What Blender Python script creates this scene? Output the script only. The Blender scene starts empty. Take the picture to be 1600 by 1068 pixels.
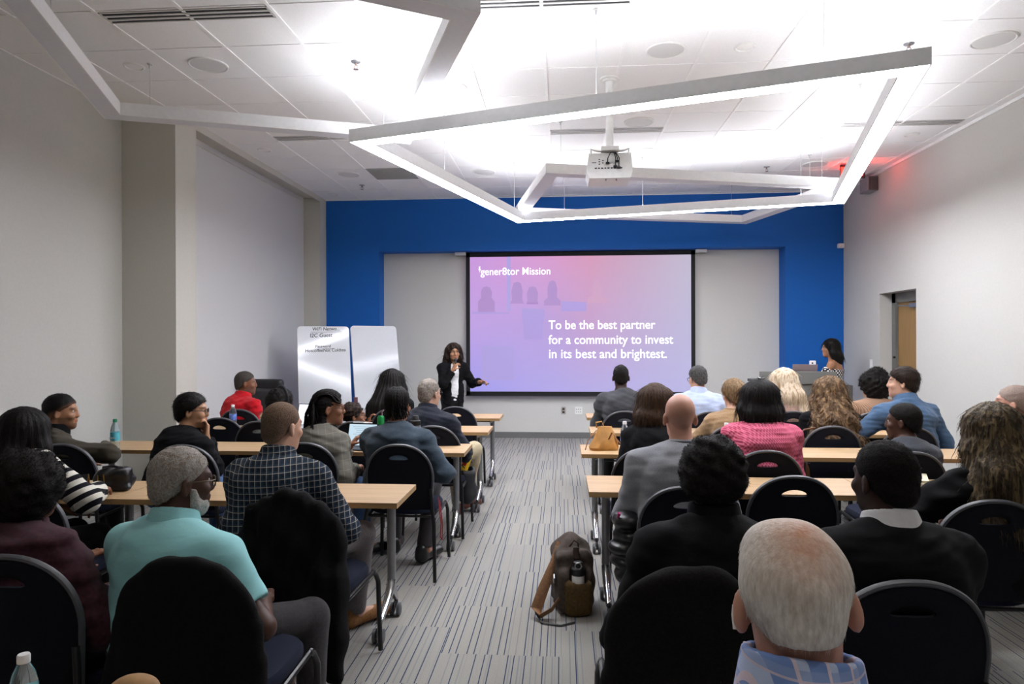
import bpy, bmesh, math, random
import numpy as np
from mathutils import Vector, Matrix

random.seed(7)
S = bpy.context.scene
COL = S.collection
PI = math.pi

# ------------------------------------------------------------------ camera, world, exposure
H = 1.558                      # camera height
ZC = 3.817                     # ceiling
D = 10.615                     # blue wall
F_PX = 1060.2
YAW, PITCH, ROLL = 0.0735, -0.0013, -0.0029


def cam_axes():
    cy, sy, cp, sp = math.cos(YAW), math.sin(YAW), math.cos(PITCH), math.sin(PITCH)
    fw = np.array([-sy * cp, cy * cp, sp])
    r = np.array([cy, sy, 0.0])
    u = np.cross(r, fw)
    cr, sr = math.cos(ROLL), math.sin(ROLL)
    return cr * r + sr * u, -sr * r + cr * u, fw


CR, CU, CF = cam_axes()
cam_d = bpy.data.cameras.new('camera')
cam_d.sensor_fit = 'HORIZONTAL'
cam_d.sensor_width = 36.0
cam_d.lens = F_PX / 1600 * 36.0
cam_d.clip_start = 0.02
cam = bpy.data.objects.new('camera', cam_d)
COL.objects.link(cam)
mw = Matrix.Identity(4)
for i in range(3):
    mw[i][0], mw[i][1], mw[i][2] = CR[i], CU[i], -CF[i]
mw[2][3] = H
cam.matrix_world = mw
S.camera = cam

wd = bpy.data.worlds.new('world')
S.world = wd
wd.use_nodes = True
wd.node_tree.nodes['Background'].inputs[0].default_value = (0.75, 0.8, 0.9, 1)
wd.node_tree.nodes['Background'].inputs[1].default_value = 0.12

S.view_settings.view_transform = 'Standard'
S.view_settings.look = 'None'
S.view_settings.gamma = 1.0
S.view_settings.use_curve_mapping = False
S.view_settings.exposure = 0.0
S.cycles.use_denoising = True
S.cycles.max_bounces = 8
S.cycles.diffuse_bounces = 5

STRIP_DOWN = 50.0              # glow of the lit underside strips
STRIP_UP = 19.0                # glow of the strips on top of the lit beams

FILL_DOWNLIGHT = 48.0               # watts of each unseen downlight added to brighten the near audience


# points from pixels of the photograph (used while laying out)
def ray(x, y):
    return CF + (x - 800) / F_PX * CR - (y - 534) / F_PX * CU


def atz(x, y, z):
    d = ray(x, y)
    t = (z - H) / d[2]
    return d[0] * t, d[1] * t


def aty(x, y, Y):
    d = ray(x, y)
    t = Y / d[1]
    return d[0] * t, d[2] * t + H


def atx(x, y, X):
    d = ray(x, y)
    t = X / d[0]
    return d[1] * t, d[2] * t + H


# ------------------------------------------------------------------ materials
def lin(c):
    if isinstance(c, str):
        c = [int(c[i:i + 2], 16) / 255 for i in (0, 2, 4)]
    return tuple(((v / 12.92) if v <= 0.04045 else ((v + 0.055) / 1.055) ** 2.4) for v in c)


def rgba(c):
    return (*lin(c), 1.0)


class NT:
    """small helper round a node tree"""

    def __init__(self, name):
        self.m = bpy.data.materials.new(name)
        self.m.use_nodes = True
        self.t = self.m.node_tree
        self.b = self.t.nodes['Principled BSDF']

    def n(self, kind, **kw):
        nd = self.t.nodes.new(kind)
        for k, v in kw.items():
            setattr(nd, k, v)
        return nd

    def l(self, a, b):
        self.t.links.new(a, b)

    def coord(self, which='Object'):
        return self.n('ShaderNodeTexCoord').outputs[which]

    def sep(self, v):
        s = self.n('ShaderNodeSeparateXYZ')
        self.l(v, s.inputs[0])
        return s.outputs

    def math(self, op, a, b=None, c=None):
        m = self.n('ShaderNodeMath', operation=op)
        for i, v in enumerate((a, b, c)):
            if v is None:
                continue
            if isinstance(v, (int, float)):
                m.inputs[i].default_value = v
            else:
                self.l(v, m.inputs[i])
        return m.outputs[0]

    def mix(self, fac, a, b, blend='MIX'):
        m = self.n('ShaderNodeMix', data_type='RGBA', blend_type=blend)
        if isinstance(fac, (int, float)):
            m.inputs[0].default_value = fac
        else:
            self.l(fac, m.inputs[0])
        for i, v in ((6, a), (7, b)):
            if isinstance(v, tuple):
                m.inputs[i].default_value = v
            else:
                self.l(v, m.inputs[i])
        return m.outputs[2]

    def noise(self, scale, detail=2.0, rough=0.5, vec=None, stretch=None):
        nz = self.n('ShaderNodeTexNoise')
        nz.inputs['Scale'].default_value = scale
        nz.inputs['Detail'].default_value = detail
        nz.inputs['Roughness'].default_value = rough
        v = vec if vec is not None else self.coord()
        if stretch:
            mp = self.n('ShaderNodeMapping')
            mp.inputs['Scale'].default_value = stretch
            self.l(v, mp.inputs[0])
            v = mp.outputs[0]
        self.l(v, nz.inputs['Vector'])
        return nz.outputs[0]

    def ramp(self, fac, stops):
        r = self.n('ShaderNodeValToRGB')
        e = r.color_ramp.elements
        while len(e) < len(stops):
            e.new(0.5)
        for i, (p, c) in enumerate(stops):
            e[i].position = p
            e[i].color = c if len(c) == 4 else (*c, 1)
        self.l(fac, r.inputs[0])
        return r.outputs[0]

    def bump(self, h, strength=0.2, dist=0.01):
        b = self.n('ShaderNodeBump')
        b.inputs['Strength'].default_value = strength
        b.inputs['Distance'].default_value = dist
        self.l(h, b.inputs['Height'])
        self.l(b.outputs[0], self.b.inputs['Normal'])

    def base(self, c):
        if isinstance(c, tuple):
            self.b.inputs['Base Color'].default_value = c
        else:
            self.l(c, self.b.inputs['Base Color'])

    def set(self, **kw):
        for k, v in kw.items():
            self.b.inputs[k.replace('_', ' ')].default_value = v
        return self.m

    def stripe(self, co, period, width, off=0.0):
        """1 inside a stripe of the given width repeated every period along a coordinate"""
        f = self.math('FRACT', self.math('ADD', self.math('DIVIDE', co, period), off + 100.0))
        return self.math('LESS_THAN', f, width / period)


MATS = {}


def mat(name, color, rough=0.6, metal=0.0, var=0.10, scale=30.0, bump=0.0, bscale=None, spec=0.5, sheen=0.0, coat=0.0):
    if name in MATS:
        return MATS[name]
    t = NT(name)
    c = rgba(color)
    nz = t.noise(scale, 3)
    dark = tuple(v * (1 - var) for v in c[:3]) + (1,)
    lite = tuple(min(1, v * (1 + var)) for v in c[:3]) + (1,)
    t.base(t.ramp(nz, [(0.35, dark), (0.65, lite)]))
    if bump:
        t.bump(t.noise(bscale or scale * 4, 3), bump, 0.004)
    t.set(Roughness=rough, Metallic=metal, Specular_IOR_Level=spec)
    if sheen:
        t.set(Sheen_Weight=sheen)
    if coat:
        t.set(Coat_Weight=coat)
    MATS[name] = t.m
    return t.m


def emis(name, color, strength, base=0.02):
    if name in MATS:
        return MATS[name]
    t = NT(name)
    t.base((base, base, base, 1))
    t.set(Emission_Color=rgba(color), Emission_Strength=strength, Roughness=0.5)
    MATS[name] = t.m
    return t.m


# ------------------------------------------------------------------ mesh builder
def V(*a):
    return np.array(a, float)


def nrm(v):
    v = np.asarray(v, float)
    return v / (np.linalg.norm(v) + 1e-12)


def frame_of(d, hint=(0, 0, 1)):
    w = nrm(d)
    h = np.array(hint, float)
    if abs(w @ h) > 0.97:
        h = V(1, 0, 0)
    u = nrm(np.cross(h, w))
    return u, np.cross(w, u), w


def rotz(a):
    c, s = math.cos(a), math.sin(a)
    return np.array([[c, -s, 0], [s, c, 0], [0, 0, 1.0]])


def rotx(a):
    c, s = math.cos(a), math.sin(a)
    return np.array([[1.0, 0, 0], [0, c, -s], [0, s, c]])


def roty(a):
    c, s = math.cos(a), math.sin(a)
    return np.array([[c, 0, s], [0, 1.0, 0], [-s, 0, c]])


class MB:
    def __init__(self):
        self.v, self.f, self.m = [], [], []
        self.cur = 0

    def add(self, vs, fs):
        o = len(self.v)
        self.v += [tuple(map(float, p)) for p in vs]
        self.f += [tuple(o + i for i in q) for q in fs]
        self.m += [self.cur] * len(fs)
        return self

    def box(self, c, h, R=None, bev=0.0):
        hx, hy, hz = h
        if bev <= 0:
            P = [(sx * hx, sy * hy, sz * hz) for sz in (-1, 1) for sy in (-1, 1) for sx in (-1, 1)]
            Fs = [(0, 2, 3, 1), (4, 5, 7, 6), (0, 1, 5, 4), (2, 6, 7, 3), (0, 4, 6, 2), (1, 3, 7, 5)]
        else:
            bev = min(bev, hx * .98, hy * .98, hz * .98)
            bm = bmesh.new()
            bmesh.ops.create_cube(bm, size=2)
            for q in bm.verts:
                q.co = (q.co.x * hx, q.co.y * hy, q.co.z * hz)
            bmesh.ops.bevel(bm, geom=list(bm.edges), offset=bev, segments=3, affect='EDGES', profile=0.5)
            bm.verts.index_update()
            P = [tuple(q.co) for q in bm.verts]
            Fs = [tuple(q.index for q in fc.verts) for fc in bm.faces]
            bm.free()
        P = np.array(P)
        if R is not None:
            P = P @ np.asarray(R).T
        return self.add(P + np.asarray(c, float), Fs)

    def ab(self, a, b, bev=0.0):
        a, b = np.asarray(a, float), np.asarray(b, float)
        return self.box((a + b) / 2, np.abs(b - a) / 2, bev=bev)

    def tube(self, path, r, n=8, closed=False, cap=True, hint=(0, 0, 1), flat=1.0):
        path = [np.asarray(p, float) for p in path]
        k = len(path)
        rs = r if hasattr(r, '__len__') else [r] * k
        vs, prev = [], None
        for i, p in enumerate(path):
            if closed:
                d = path[(i + 1) % k] - path[i - 1]
            else:
                d = path[min(i + 1, k - 1)] - path[max(i - 1, 0)]
            w = nrm(d)
            if prev is None:
                u = frame_of(w, hint)[0]
            else:
                u = nrm(prev - w * (prev @ w))
            prev = u
            vv = np.cross(w, u)
            for j in range(n):
                a = 2 * PI * j / n
                vs.append(p + rs[i] * (math.cos(a) * u + flat * math.sin(a) * vv))
        fs = []
        for i in range(k if closed else k - 1):
            for j in range(n):
                a, b = i * n + j, i * n + (j + 1) % n
                c2 = ((i + 1) % k) * n
                fs.append((a, b, c2 + (j + 1) % n, c2 + j))
        if cap and not closed:
            fs.append(tuple(range(n))[::-1])
            fs.append(tuple((k - 1) * n + j for j in range(n)))
        return self.add(vs, fs)

    def lathe(self, prof, c=(0, 0, 0), n=24, R=None):
        """profile of (radius, height) turned round z"""
        vs, fs = [], []
        for (r, z) in prof:
            for j in range(n):
                a = 2 * PI * j / n
                vs.append((r * math.cos(a), r * math.sin(a), z))
        for i in range(len(prof) - 1):
            for j in range(n):
                fs.append((i * n + j, i * n + (j + 1) % n, (i + 1) * n + (j + 1) % n, (i + 1) * n + j))
        fs.append(tuple(range(n))[::-1])
        fs.append(tuple((len(prof) - 1) * n + j for j in range(n)))
        vs = np.array(vs)
        if R is not None:
            vs = vs @ np.asarray(R).T
        return self.add(vs + np.asarray(c, float), fs)

    def prism(self, poly, d0, d1, fn):
        """2d polygon extruded; fn(u, v, d) gives the 3d point"""
        n = len(poly)
        vs = [fn(u, v, d0) for u, v in poly] + [fn(u, v, d1) for u, v in poly]
        fs = [tuple(range(n))[::-1], tuple(range(n, 2 * n))]
        fs += [(i, (i + 1) % n, n + (i + 1) % n, n + i) for i in range(n)]
        return self.add(vs, fs)

    def build(self, name, mats, parent=None, smooth=False, loc=None, fix=True):
        me = bpy.data.meshes.new(name)
        me.from_pydata(self.v, [], self.f)
        for m_ in (mats if isinstance(mats, (list, tuple)) else [mats]):
            me.materials.append(m_)
        if any(self.m):
            me.polygons.foreach_set('material_index', self.m)
        if fix:
            bm = bmesh.new()
            bm.from_mesh(me)
            bmesh.ops.recalc_face_normals(bm, faces=bm.faces)
            bm.to_mesh(me)
            bm.free()
        if smooth:
            me.polygons.foreach_set('use_smooth', [True] * len(me.polygons))
            try:
                me.set_sharp_from_angle(angle=math.radians(42))
            except Exception:
                pass
        o = bpy.data.objects.new(name, me)
        COL.objects.link(o)
        if parent is not None:
            o.parent = parent
        if loc is not None:
            o.location = loc
        return o


def tag(o, label=None, cat=None, group=None, kind=None):
    if label:
        o['label'] = label
    if cat:
        o['category'] = cat
    if group:
        o['group'] = group
    if kind:
        o['kind'] = kind
    return o


def empty(name, loc=(0, 0, 0), rz=0.0, label=None, cat=None, group=None):
    o = bpy.data.objects.new(name, None)
    o.empty_display_size = 0.1
    COL.objects.link(o)
    o.location = loc
    o.rotation_euler = (0, 0, rz)
    return tag(o, label, cat, group)


def kids(o):
    return [c for c in bpy.data.objects if c.parent is o]


def copy_tree(o, parent=None):
    c = o.copy()
    COL.objects.link(c)
    if parent is not None:
        c.parent = parent
    for ch in kids(o):
        copy_tree(ch, c)
    return c


def struct(name, mb, m, **kw):
    return tag(mb.build(name, m, **kw), kind='structure')


def text(name, body, size, m, parent, M4, align='LEFT', bold=0.0, sx=1.0, extrude=0.0005, shear=0.0, width=None):
    cu = bpy.data.curves.new(name, 'FONT')
    cu.body = body
    cu.size = size
    cu.align_x = align
    cu.offset = bold
    cu.extrude = extrude
    cu.materials.append(m)
    o = bpy.data.objects.new(name, cu)
    COL.objects.link(o)
    bpy.context.view_layer.update()
    me = bpy.data.meshes.new_from_object(o.evaluated_get(bpy.context.evaluated_depsgraph_get()))
    bpy.data.objects.remove(o)
    if shear:
        for v in me.vertices:
            v.co.x += shear * v.co.y
    if width:
        w = max(v.co.x for v in me.vertices)
        sx = width / w
    o = bpy.data.objects.new(name, me)
    COL.objects.link(o)
    o.parent = parent
    o.matrix_local = M4 @ Matrix.Diagonal((sx, 1, 1, 1))
    return o


FACE_CAM = Matrix.Rotation(PI / 2, 4, 'X')      # text standing upright, readable from -Y


# ------------------------------------------------------------------ smooth solid shapes (signed distance, meshed)
class Solid:
    """a smooth union of rounded shapes, meshed into one continuous surface"""

    def __init__(self):
        self.ops = []

    def _p(self, f, lo, hi, k, mode):
        self.ops.append((f, np.asarray(lo, float), np.asarray(hi, float), k, mode))
        return self

    def cap(self, a, b, r1, r2=None, k=0.03, mode='+', cut=None):
        a, b = np.asarray(a, float), np.asarray(b, float)
        r2 = r1 if r2 is None else r2
        ab = b - a
        L2 = max(ab @ ab, 1e-9)

        def f(P):
            q = P - a
            t = np.clip((q @ ab) / L2, 0, 1)
            d = np.linalg.norm(q - t[..., None] * ab, axis=-1) - (r1 + (r2 - r1) * t)
            if cut is not None:
                d = np.maximum(d, (P - cut[0]) @ cut[1])
            return d
        R = max(r1, r2)
        return self._p(f, np.minimum(a, b) - R, np.maximum(a, b) + R, k, mode)

    def ell(self, c, r, R=None, k=0.03, mode='+', cut=None):
        c, r = np.asarray(c, float), np.asarray(r, float)
        R = np.eye(3) if R is None else np.asarray(R)

        def f(P):
            q = (P - c) @ R
            k0 = np.linalg.norm(q / r, axis=-1)
            k1 = np.linalg.norm(q / (r * r), axis=-1) + 1e-9
            d = k0 * (k0 - 1) / k1
            if cut is not None:
                for c0, n0 in (cut if isinstance(cut, list) else [cut]):
                    d = np.maximum(d, (P - c0) @ n0)
            return d
        ext = np.sqrt(((R * r) ** 2).sum(1))
        return self._p(f, c - ext, c + ext, k, mode)

    def ecap(self, a, b, w1, w2, ratio, side, k=0.05, mode='+'):
        """capsule of oval section: half width w1..w2 along side, depth = ratio * width"""
        a, b = np.asarray(a, float), np.asarray(b, float)
        L = np.linalg.norm(b - a)
        w = (b - a) / L
        u = nrm(side - w * (side @ w))
        v = np.cross(w, u)

        def f(P):
            q = P - a
            z = q @ w
            x = (q @ u)
            y = (q @ v) / ratio
            t = np.clip(z / L, 0, 1)
            dz = z - t * L
            return (np.sqrt(x * x + y * y + (dz / ratio) ** 2) - (w1 + (w2 - w1) * t)) * ratio
        m = max(w1, w2)
        return self._p(f, np.minimum(a, b) - m, np.maximum(a, b) + m, k, mode)

    def rbox(self, c, h, r, R=None, k=0.02, mode='+'):
        c, h = np.asarray(c, float), np.asarray(h, float)
        R = np.eye(3) if R is None else np.asarray(R)

        def f(P):
            q = np.abs((P - c) @ R) - (h - r)
            return np.linalg.norm(np.maximum(q, 0), axis=-1) + np.minimum(q.max(-1), 0) - r
        ext = np.abs(R) @ h
        return self._p(f, c - ext, c + ext, k, mode)

    def plane(self, c, n):
        """cut everything on the side n points to"""
        c, n = np.asarray(c, float), nrm(n)
        return self._p(lambda P: (P - c) @ n, None, None, 0.0, 'cut')

    def mesh(self, vox, disp=None, smooth=2):
        boxes = [(o[1], o[2]) for o in self.ops if o[4] == '+']
        lo = np.min([np.asarray(b[0]) for b in boxes], 0) - 3 * vox - 0.012
        hi = np.max([np.asarray(b[1]) for b in boxes], 0) + 3 * vox + 0.012
        n = np.ceil((hi - lo) / vox).astype(int) + 1
        ax = [lo[i] + vox * np.arange(n[i]) for i in range(3)]
        A = np.full(n, 0.2, np.float32)
        for f, l, h, k, mode in self.ops:
            if mode == 'cut':
                G = np.stack(np.meshgrid(*ax, indexing='ij'), -1) if A.size < 3e6 else None
                if G is not None:
                    A = np.maximum(A, f(G).astype(np.float32))
                else:
                    for i in range(n[0]):
                        G = np.stack(np.meshgrid(ax[0][i:i + 1], ax[1], ax[2], indexing='ij'), -1)
                        A[i:i + 1] = np.maximum(A[i:i + 1], f(G))
                continue
            m = k + 2.5 * vox + 0.012
            i0 = np.maximum(((l - m - lo) / vox).astype(int), 0)
            i1 = np.minimum(np.ceil((h + m - lo) / vox).astype(int) + 1, n)
            if (i1 <= i0).any():
                continue
            sl = tuple(slice(i0[i], i1[i]) for i in range(3))
            G = np.stack(np.meshgrid(*[ax[i][sl[i]] for i in range(3)], indexing='ij'), -1)
            d = f(G).astype(np.float32)
            a = A[sl]
            if mode == '+':
                hh = np.maximum(k - np.abs(a - d), 0) / max(k, 1e-6)
                A[sl] = np.minimum(a, d) - hh * hh * k * 0.25
            else:
                d = -d
                hh = np.maximum(k - np.abs(a - d), 0) / max(k, 1e-6)
                A[sl] = np.maximum(a, d) + hh * hh * k * 0.25
        if disp is not None:
            near = np.nonzero(np.abs(A) < 0.03)
            P = np.stack([ax[i][near[i]] for i in range(3)], -1)
            A[near] -= disp(P).astype(np.float32)
        A[0] = A[-1] = 0.1
        A[:, 0] = A[:, -1] = 0.1
        A[:, :, 0] = A[:, :, -1] = 0.1
        I = A < 0
        s = np.zeros(np.array(n) - 1, np.int8)
        offs = [(i, j, k) for i in (0, 1) for j in (0, 1) for k in (0, 1)]
        for i, j, k in offs:
            s += I[i:n[0] - 1 + i, j:n[1] - 1 + j, k:n[2] - 1 + k]
        act = np.nonzero((s > 0) & (s < 8))
        N = len(act[0])
        idx = np.full(s.shape, -1, np.int32)
        idx[act] = np.arange(N)
        cv = np.stack([A[act[0] + i, act[1] + j, act[2] + k] for i, j, k in offs], 1)
        acc = np.zeros((N, 3))
        cnt = np.zeros(N)
        for a in range(8):
            for b in range(a + 1, 8):
                oa, ob = np.array(offs[a]), np.array(offs[b])
                if np.abs(oa - ob).sum() != 1:
                    continue
                va, vb = cv[:, a], cv[:, b]
                cr = (va < 0) != (vb < 0)
                t = np.where(cr, va / np.where(cr, va - vb, 1), 0)
                acc += np.where(cr[:, None], oa + t[:, None] * (ob - oa), 0)
                cnt += cr
        P = lo + vox * (np.stack(act, 1) + acc / cnt[:, None])
        quads = []
        for axis in range(3):
            sl0 = [slice(0, n[i]) for i in range(3)]
            sl1 = [slice(0, n[i]) for i in range(3)]
            sl0[axis] = slice(0, n[axis] - 1)
            sl1[axis] = slice(1, n[axis])
            ia, ib = I[tuple(sl0)], I[tuple(sl1)]
            e = np.nonzero(ia != ib)
            inside = ia[e]
            o1, o2 = [(1, 2), (2, 0), (0, 1)][axis]

            def cell(d1, d2):
                c = [x.copy() for x in e]
                c[o1] = c[o1] - d1
                c[o2] = c[o2] - d2
                return idx[tuple(c)]
            q = np.stack([cell(1, 1), cell(0, 1), cell(0, 0), cell(1, 0)], 1)
            q[~inside] = q[~inside][:, ::-1]
            quads.append(q)
        Q = np.concatenate(quads)
        Q = Q[(Q >= 0).all(1)]
        if smooth:
            E = np.concatenate([Q[:, [0, 1]], Q[:, [1, 2]], Q[:, [2, 3]], Q[:, [3, 0]]])
            deg = np.maximum(np.bincount(E[:, 0], minlength=N), 1)
            for it in range(smooth):
                av = np.stack([np.bincount(E[:, 0], P[E[:, 1], c], minlength=N) for c in range(3)], 1) / deg[:, None]
                P = P + 0.5 * (av - P)
        return P, Q


def np_mesh(name, P, Q, m, parent=None, origin=(0, 0, 0), color=None, smooth=True):
    me = bpy.data.meshes.new(name)
    P = P - np.asarray(origin, float)
    me.vertices.add(len(P))
    me.vertices.foreach_set('co', P.astype(np.float32).ravel())
    me.loops.add(Q.size)
    me.loops.foreach_set('vertex_index', Q.astype(np.int32).ravel())
    me.polygons.add(len(Q))
    k = Q.shape[1]
    me.polygons.foreach_set('loop_start', np.arange(0, Q.size, k, dtype=np.int32))
    me.polygons.foreach_set('loop_total', np.full(len(Q), k, np.int32))
    me.materials.append(m)
    me.update(calc_edges=True)
    if smooth:
        me.polygons.foreach_set('use_smooth', np.ones(len(Q), bool))
    if color is not None:
        at = me.color_attributes.new('tint', 'FLOAT_COLOR', 'POINT')
        c4 = np.concatenate([color, np.ones((len(P), 1))], 1)
        at.data.foreach_set('color', c4.astype(np.float32).ravel())
    o = bpy.data.objects.new(name, me)
    COL.objects.link(o)
    if parent is not None:
        o.parent = parent
    return o


def solid(name, sd, vox, m, parent=None, origin=(0, 0, 0), disp=None, smooth=2, color=None):
    P, Q = sd.mesh(vox, disp, smooth)
    return np_mesh(name, P, Q, m, parent, origin, color(P) if color else None)


def waves(freq, amp, seed, n=5, squash=(1, 1, 1)):
    rg = np.random.RandomState(seed)
    dirs = rg.normal(size=(n, 3))
    dirs /= np.linalg.norm(dirs, axis=1)[:, None]
    dirs = dirs * np.array(squash) * freq * rg.uniform(0.6, 1.5, (n, 1))
    ph = rg.uniform(0, 6.28, n)

    def f(P):
        return amp * np.sin(P @ dirs.T + ph).sum(1) / math.sqrt(n)
    return f

# ------------------------------------------------------------------ the room
LW, RW, YB = -4.31, 4.255, -2.4
CX = -3.76                     # face of the columns on the left
SHX = -4.02                    # wall between the columns
D2 = 10.915                    # back of the niche behind the screen

M_wall = mat('wall_paint', 'c5c4be', 0.85, var=0.02, scale=60, bump=0.05, bscale=250)
M_colm = mat('column_paint', 'c6c4ba', 0.85, var=0.02, scale=60, bump=0.05, bscale=250)
M_shade = mat('pale_wall_paint', 'd0d0cf', 0.85, var=0.02, scale=60)
M_blue = mat('blue_paint', '0060b6', 0.75, var=0.03, scale=50, bump=0.05, bscale=250)
M_niche = mat('niche_paint', 'd0cfca', 0.8, var=0.02, scale=60)
M_base = mat('rubber_baseboard', '6f706e', 0.6, var=0.05)
M_tile = mat('ceiling_tile', 'f1f1f0', 0.9, var=0.03, scale=140, bump=0.12, bscale=500)
M_bar = mat('ceiling_bar', 'f4f4f3', 0.5, var=0.02)
M_black = mat('black_plastic', '101012', 0.5, var=0.15)
M_white = mat('white_plastic', 'e9e9e6', 0.4, var=0.03)


def carpet():
    t = NT('carpet_tiles')
    co = t.coord()
    x, y, z = t.sep(co)
    s = 0.61
    colm = t.math('FLOOR', t.math('DIVIDE', x, s))
    half = t.math('MULTIPLY', t.math('FLOORED_MODULO', colm, 2.0), 0.5)
    row = t.math('FLOOR', t.math('ADD', t.math('DIVIDE', y, s), half))
    tid = t.math('ADD', t.math('MULTIPLY', colm, 7.13), t.math('MULTIPLY', row, 3.37))
    wn = t.n('ShaderNodeTexWhiteNoise', noise_dimensions='1D')
    t.l(tid, wn.inputs['W'])
    rnd = wn.outputs[0]

    def lines(scale, width, seed):
        vo = t.n('ShaderNodeTexVoronoi', voronoi_dimensions='1D', feature='F1')
        vo.inputs['Scale'].default_value = scale
        vo.inputs['Randomness'].default_value = 1.0
        t.l(t.math('ADD', x, t.math('MULTIPLY_ADD', rnd, 31.0, seed)), vo.inputs['W'])
        near = t.math('LESS_THAN', vo.outputs['Distance'], width * scale)
        r, g, b = [o for o in t.sep(vo.outputs['Color'])]
        return near, r
    n1, r1 = lines(24.0, 0.0024, 1.7)
    n2, r2 = lines(30.0, 0.0030, 9.1)
    fib = t.noise(260, 3)
    blot = t.noise(3.0, 2)
    base = t.ramp(fib, [(0.3, rgba('83807a')), (0.7, rgba('b0ada5'))])
    base = t.mix(t.math('MULTIPLY', blot, 0.25), base, rgba('8e8b88'))
    base = t.mix(t.math('MULTIPLY', rnd, 0.28), base, rgba('8b8a8a'))
    c = t.mix(t.math('MULTIPLY', n2, t.math('MULTIPLY', r2, 0.7)), base, rgba('70767e'))
    c = t.mix(t.math('MULTIPLY', n1, t.math('GREATER_THAN', r1, 0.35)), c, rgba('2b3957'))
    t.base(c)
    t.bump(fib, 0.5, 0.004)
    return t.set(Roughness=0.95, Specular_IOR_Level=0.15)


struct('floor', MB().ab((LW - 0.3, YB - 0.1, -0.1), (RW + 0.6, D2 + 0.1, 0)), carpet())

# ceiling: slab of tiles with the bars of the grid just below it
gx, gy, g = -3.1794, 4.4162, 0.6096
mb = MB().ab((LW - 0.1, YB - 0.1, ZC), (RW + 0.25, D2, ZC + 0.1))
mb.cur = 1
xs = [gx + i * g for i in range(-1, 13)]
ys = [gy + j * g for j in range(-11, 11)]
for x_ in xs:
    mb.ab((x_ - 0.012, YB, ZC - 0.007), (x_ + 0.012, D, ZC + 0.001))
for y_ in ys:
    if y_ < D - 0.05:
        mb.ab((LW, y_ - 0.007, ZC - 0.0045), (RW, y_ + 0.007, ZC + 0.001))
struct('ceiling', mb, [M_tile, M_bar])
mb = MB()
mb.ab((LW, YB, ZC - 0.006), (LW + 0.02, 6.36, ZC))
mb.ab((RW - 0.022, YB, ZC - 0.03), (RW, D, ZC))
mb.ab((CX, D - 0.018, ZC - 0.012), (RW, D, ZC))
struct('trim_1', mb, M_bar)

# left: wall, column, wall between columns with its header, column
struct('wall_left', MB().ab((LW - 0.15, YB, 0), (LW, 6.37, ZC + 0.02)), M_wall)
mb = MB().ab((LW - 0.15, 6.37, 0), (CX, 6.748, ZC + 0.02))
mb.cur = 1
struct('wall_column_front', mb, [M_colm, M_wall])
struct('wall_column_rear', MB().ab((SHX - 0.2, 10.338, 0), (CX, D2 + 0.1, ZC + 0.02)), M_colm)
struct('wall_left_niche', MB().ab((SHX - 0.15, 6.748, 0), (SHX, 10.338, ZC + 0.02)), M_shade)
mb = MB().ab((CX - 0.02, 6.748, 3.745), (CX, 10.338, ZC)).ab((SHX + 0.002, 6.748, 3.80), (CX - 0.02, 10.338, ZC))
mb.ab((SHX, 6.748, 3.728), (SHX + 0.012, 10.338, 3.735))
struct('trim_2', mb, M_colm)

# back: blue wall with an opening, grey niche behind
x0, x1, zt = -2.90, 3.395, 2.945
struct('wall_back_left', MB().ab((CX - 0.1, D, 0), (x0, D2, ZC + 0.02)), M_blue)
struct('wall_back_right', MB().ab((x1, D, 0), (RW + 0.1, D2, ZC + 0.02)), M_blue)
struct('wall_back_header', MB().ab((x0, D, zt + 0.042), (x1, D2, ZC + 0.02)), M_blue)
struct('wall_back_niche', MB().ab((x0 - 0.1, D2, 0), (x1 + 0.1, D2 + 0.1, ZC)), M_niche)
mb = MB().ab((x0, D2 - 0.012, 0), (x1, D2, 0.095))
struct('baseboard_back', mb, M_base)
mb = MB().ab((CX, D - 0.012, 0), (x0, D, 0.095)).ab((x1, D - 0.012, 0), (RW, D, 0.095))
struct('baseboard_blue', mb, M_base)
struct('baseboard_left', MB().ab((LW, YB, 0), (LW + 0.012, 6.37, 0.095)).ab((SHX, 6.76, 0), (SHX + 0.012, 10.33, 0.095)), M_base)

# right wall with the door set back in it
dy0, dy1, dz, dxx = 8.508, 9.447, 2.178, 4.41
mb = MB().ab((RW, YB, 0), (RW + 0.3, dy0, ZC + 0.02)).ab((RW, dy1, 0), (RW + 0.3, D2, ZC + 0.02))
mb.ab((RW, dy0, dz), (RW + 0.3, dy1, ZC + 0.02)).ab((dxx + 0.09, dy0, 0), (RW + 0.32, dy1, dz))
struct('wall_right', mb, M_wall)
struct('baseboard_right', MB().ab((RW - 0.012, YB, 0), (RW, dy0, 0.095)).ab((RW - 0.012, dy1, 0), (RW, D, 0.095)), M_base)
struct('wall_behind', MB().ab((LW - 0.1, YB - 0.15, 0), (RW + 0.1, YB, ZC + 0.02)), M_wall)


def wood(name, a, b, along=0, scale=5.0, rough=0.45):
    t = NT(name)
    st = [55.0, 55.0, 55.0]
    st[along] = 2.2
    n1 = t.noise(1.0, 5, 0.6, stretch=tuple(v * scale / 5 for v in st))
    n2 = t.noise(1.0, 2, 0.5, stretch=tuple(v * scale / 20 for v in st))
    c = t.ramp(n1, [(0.3, rgba(a)), (0.7, rgba(b))])
    c = t.mix(t.math('MULTIPLY', n2, 0.35), c, rgba(a))
    t.base(c)
    return t.set(Roughness=rough)


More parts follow.
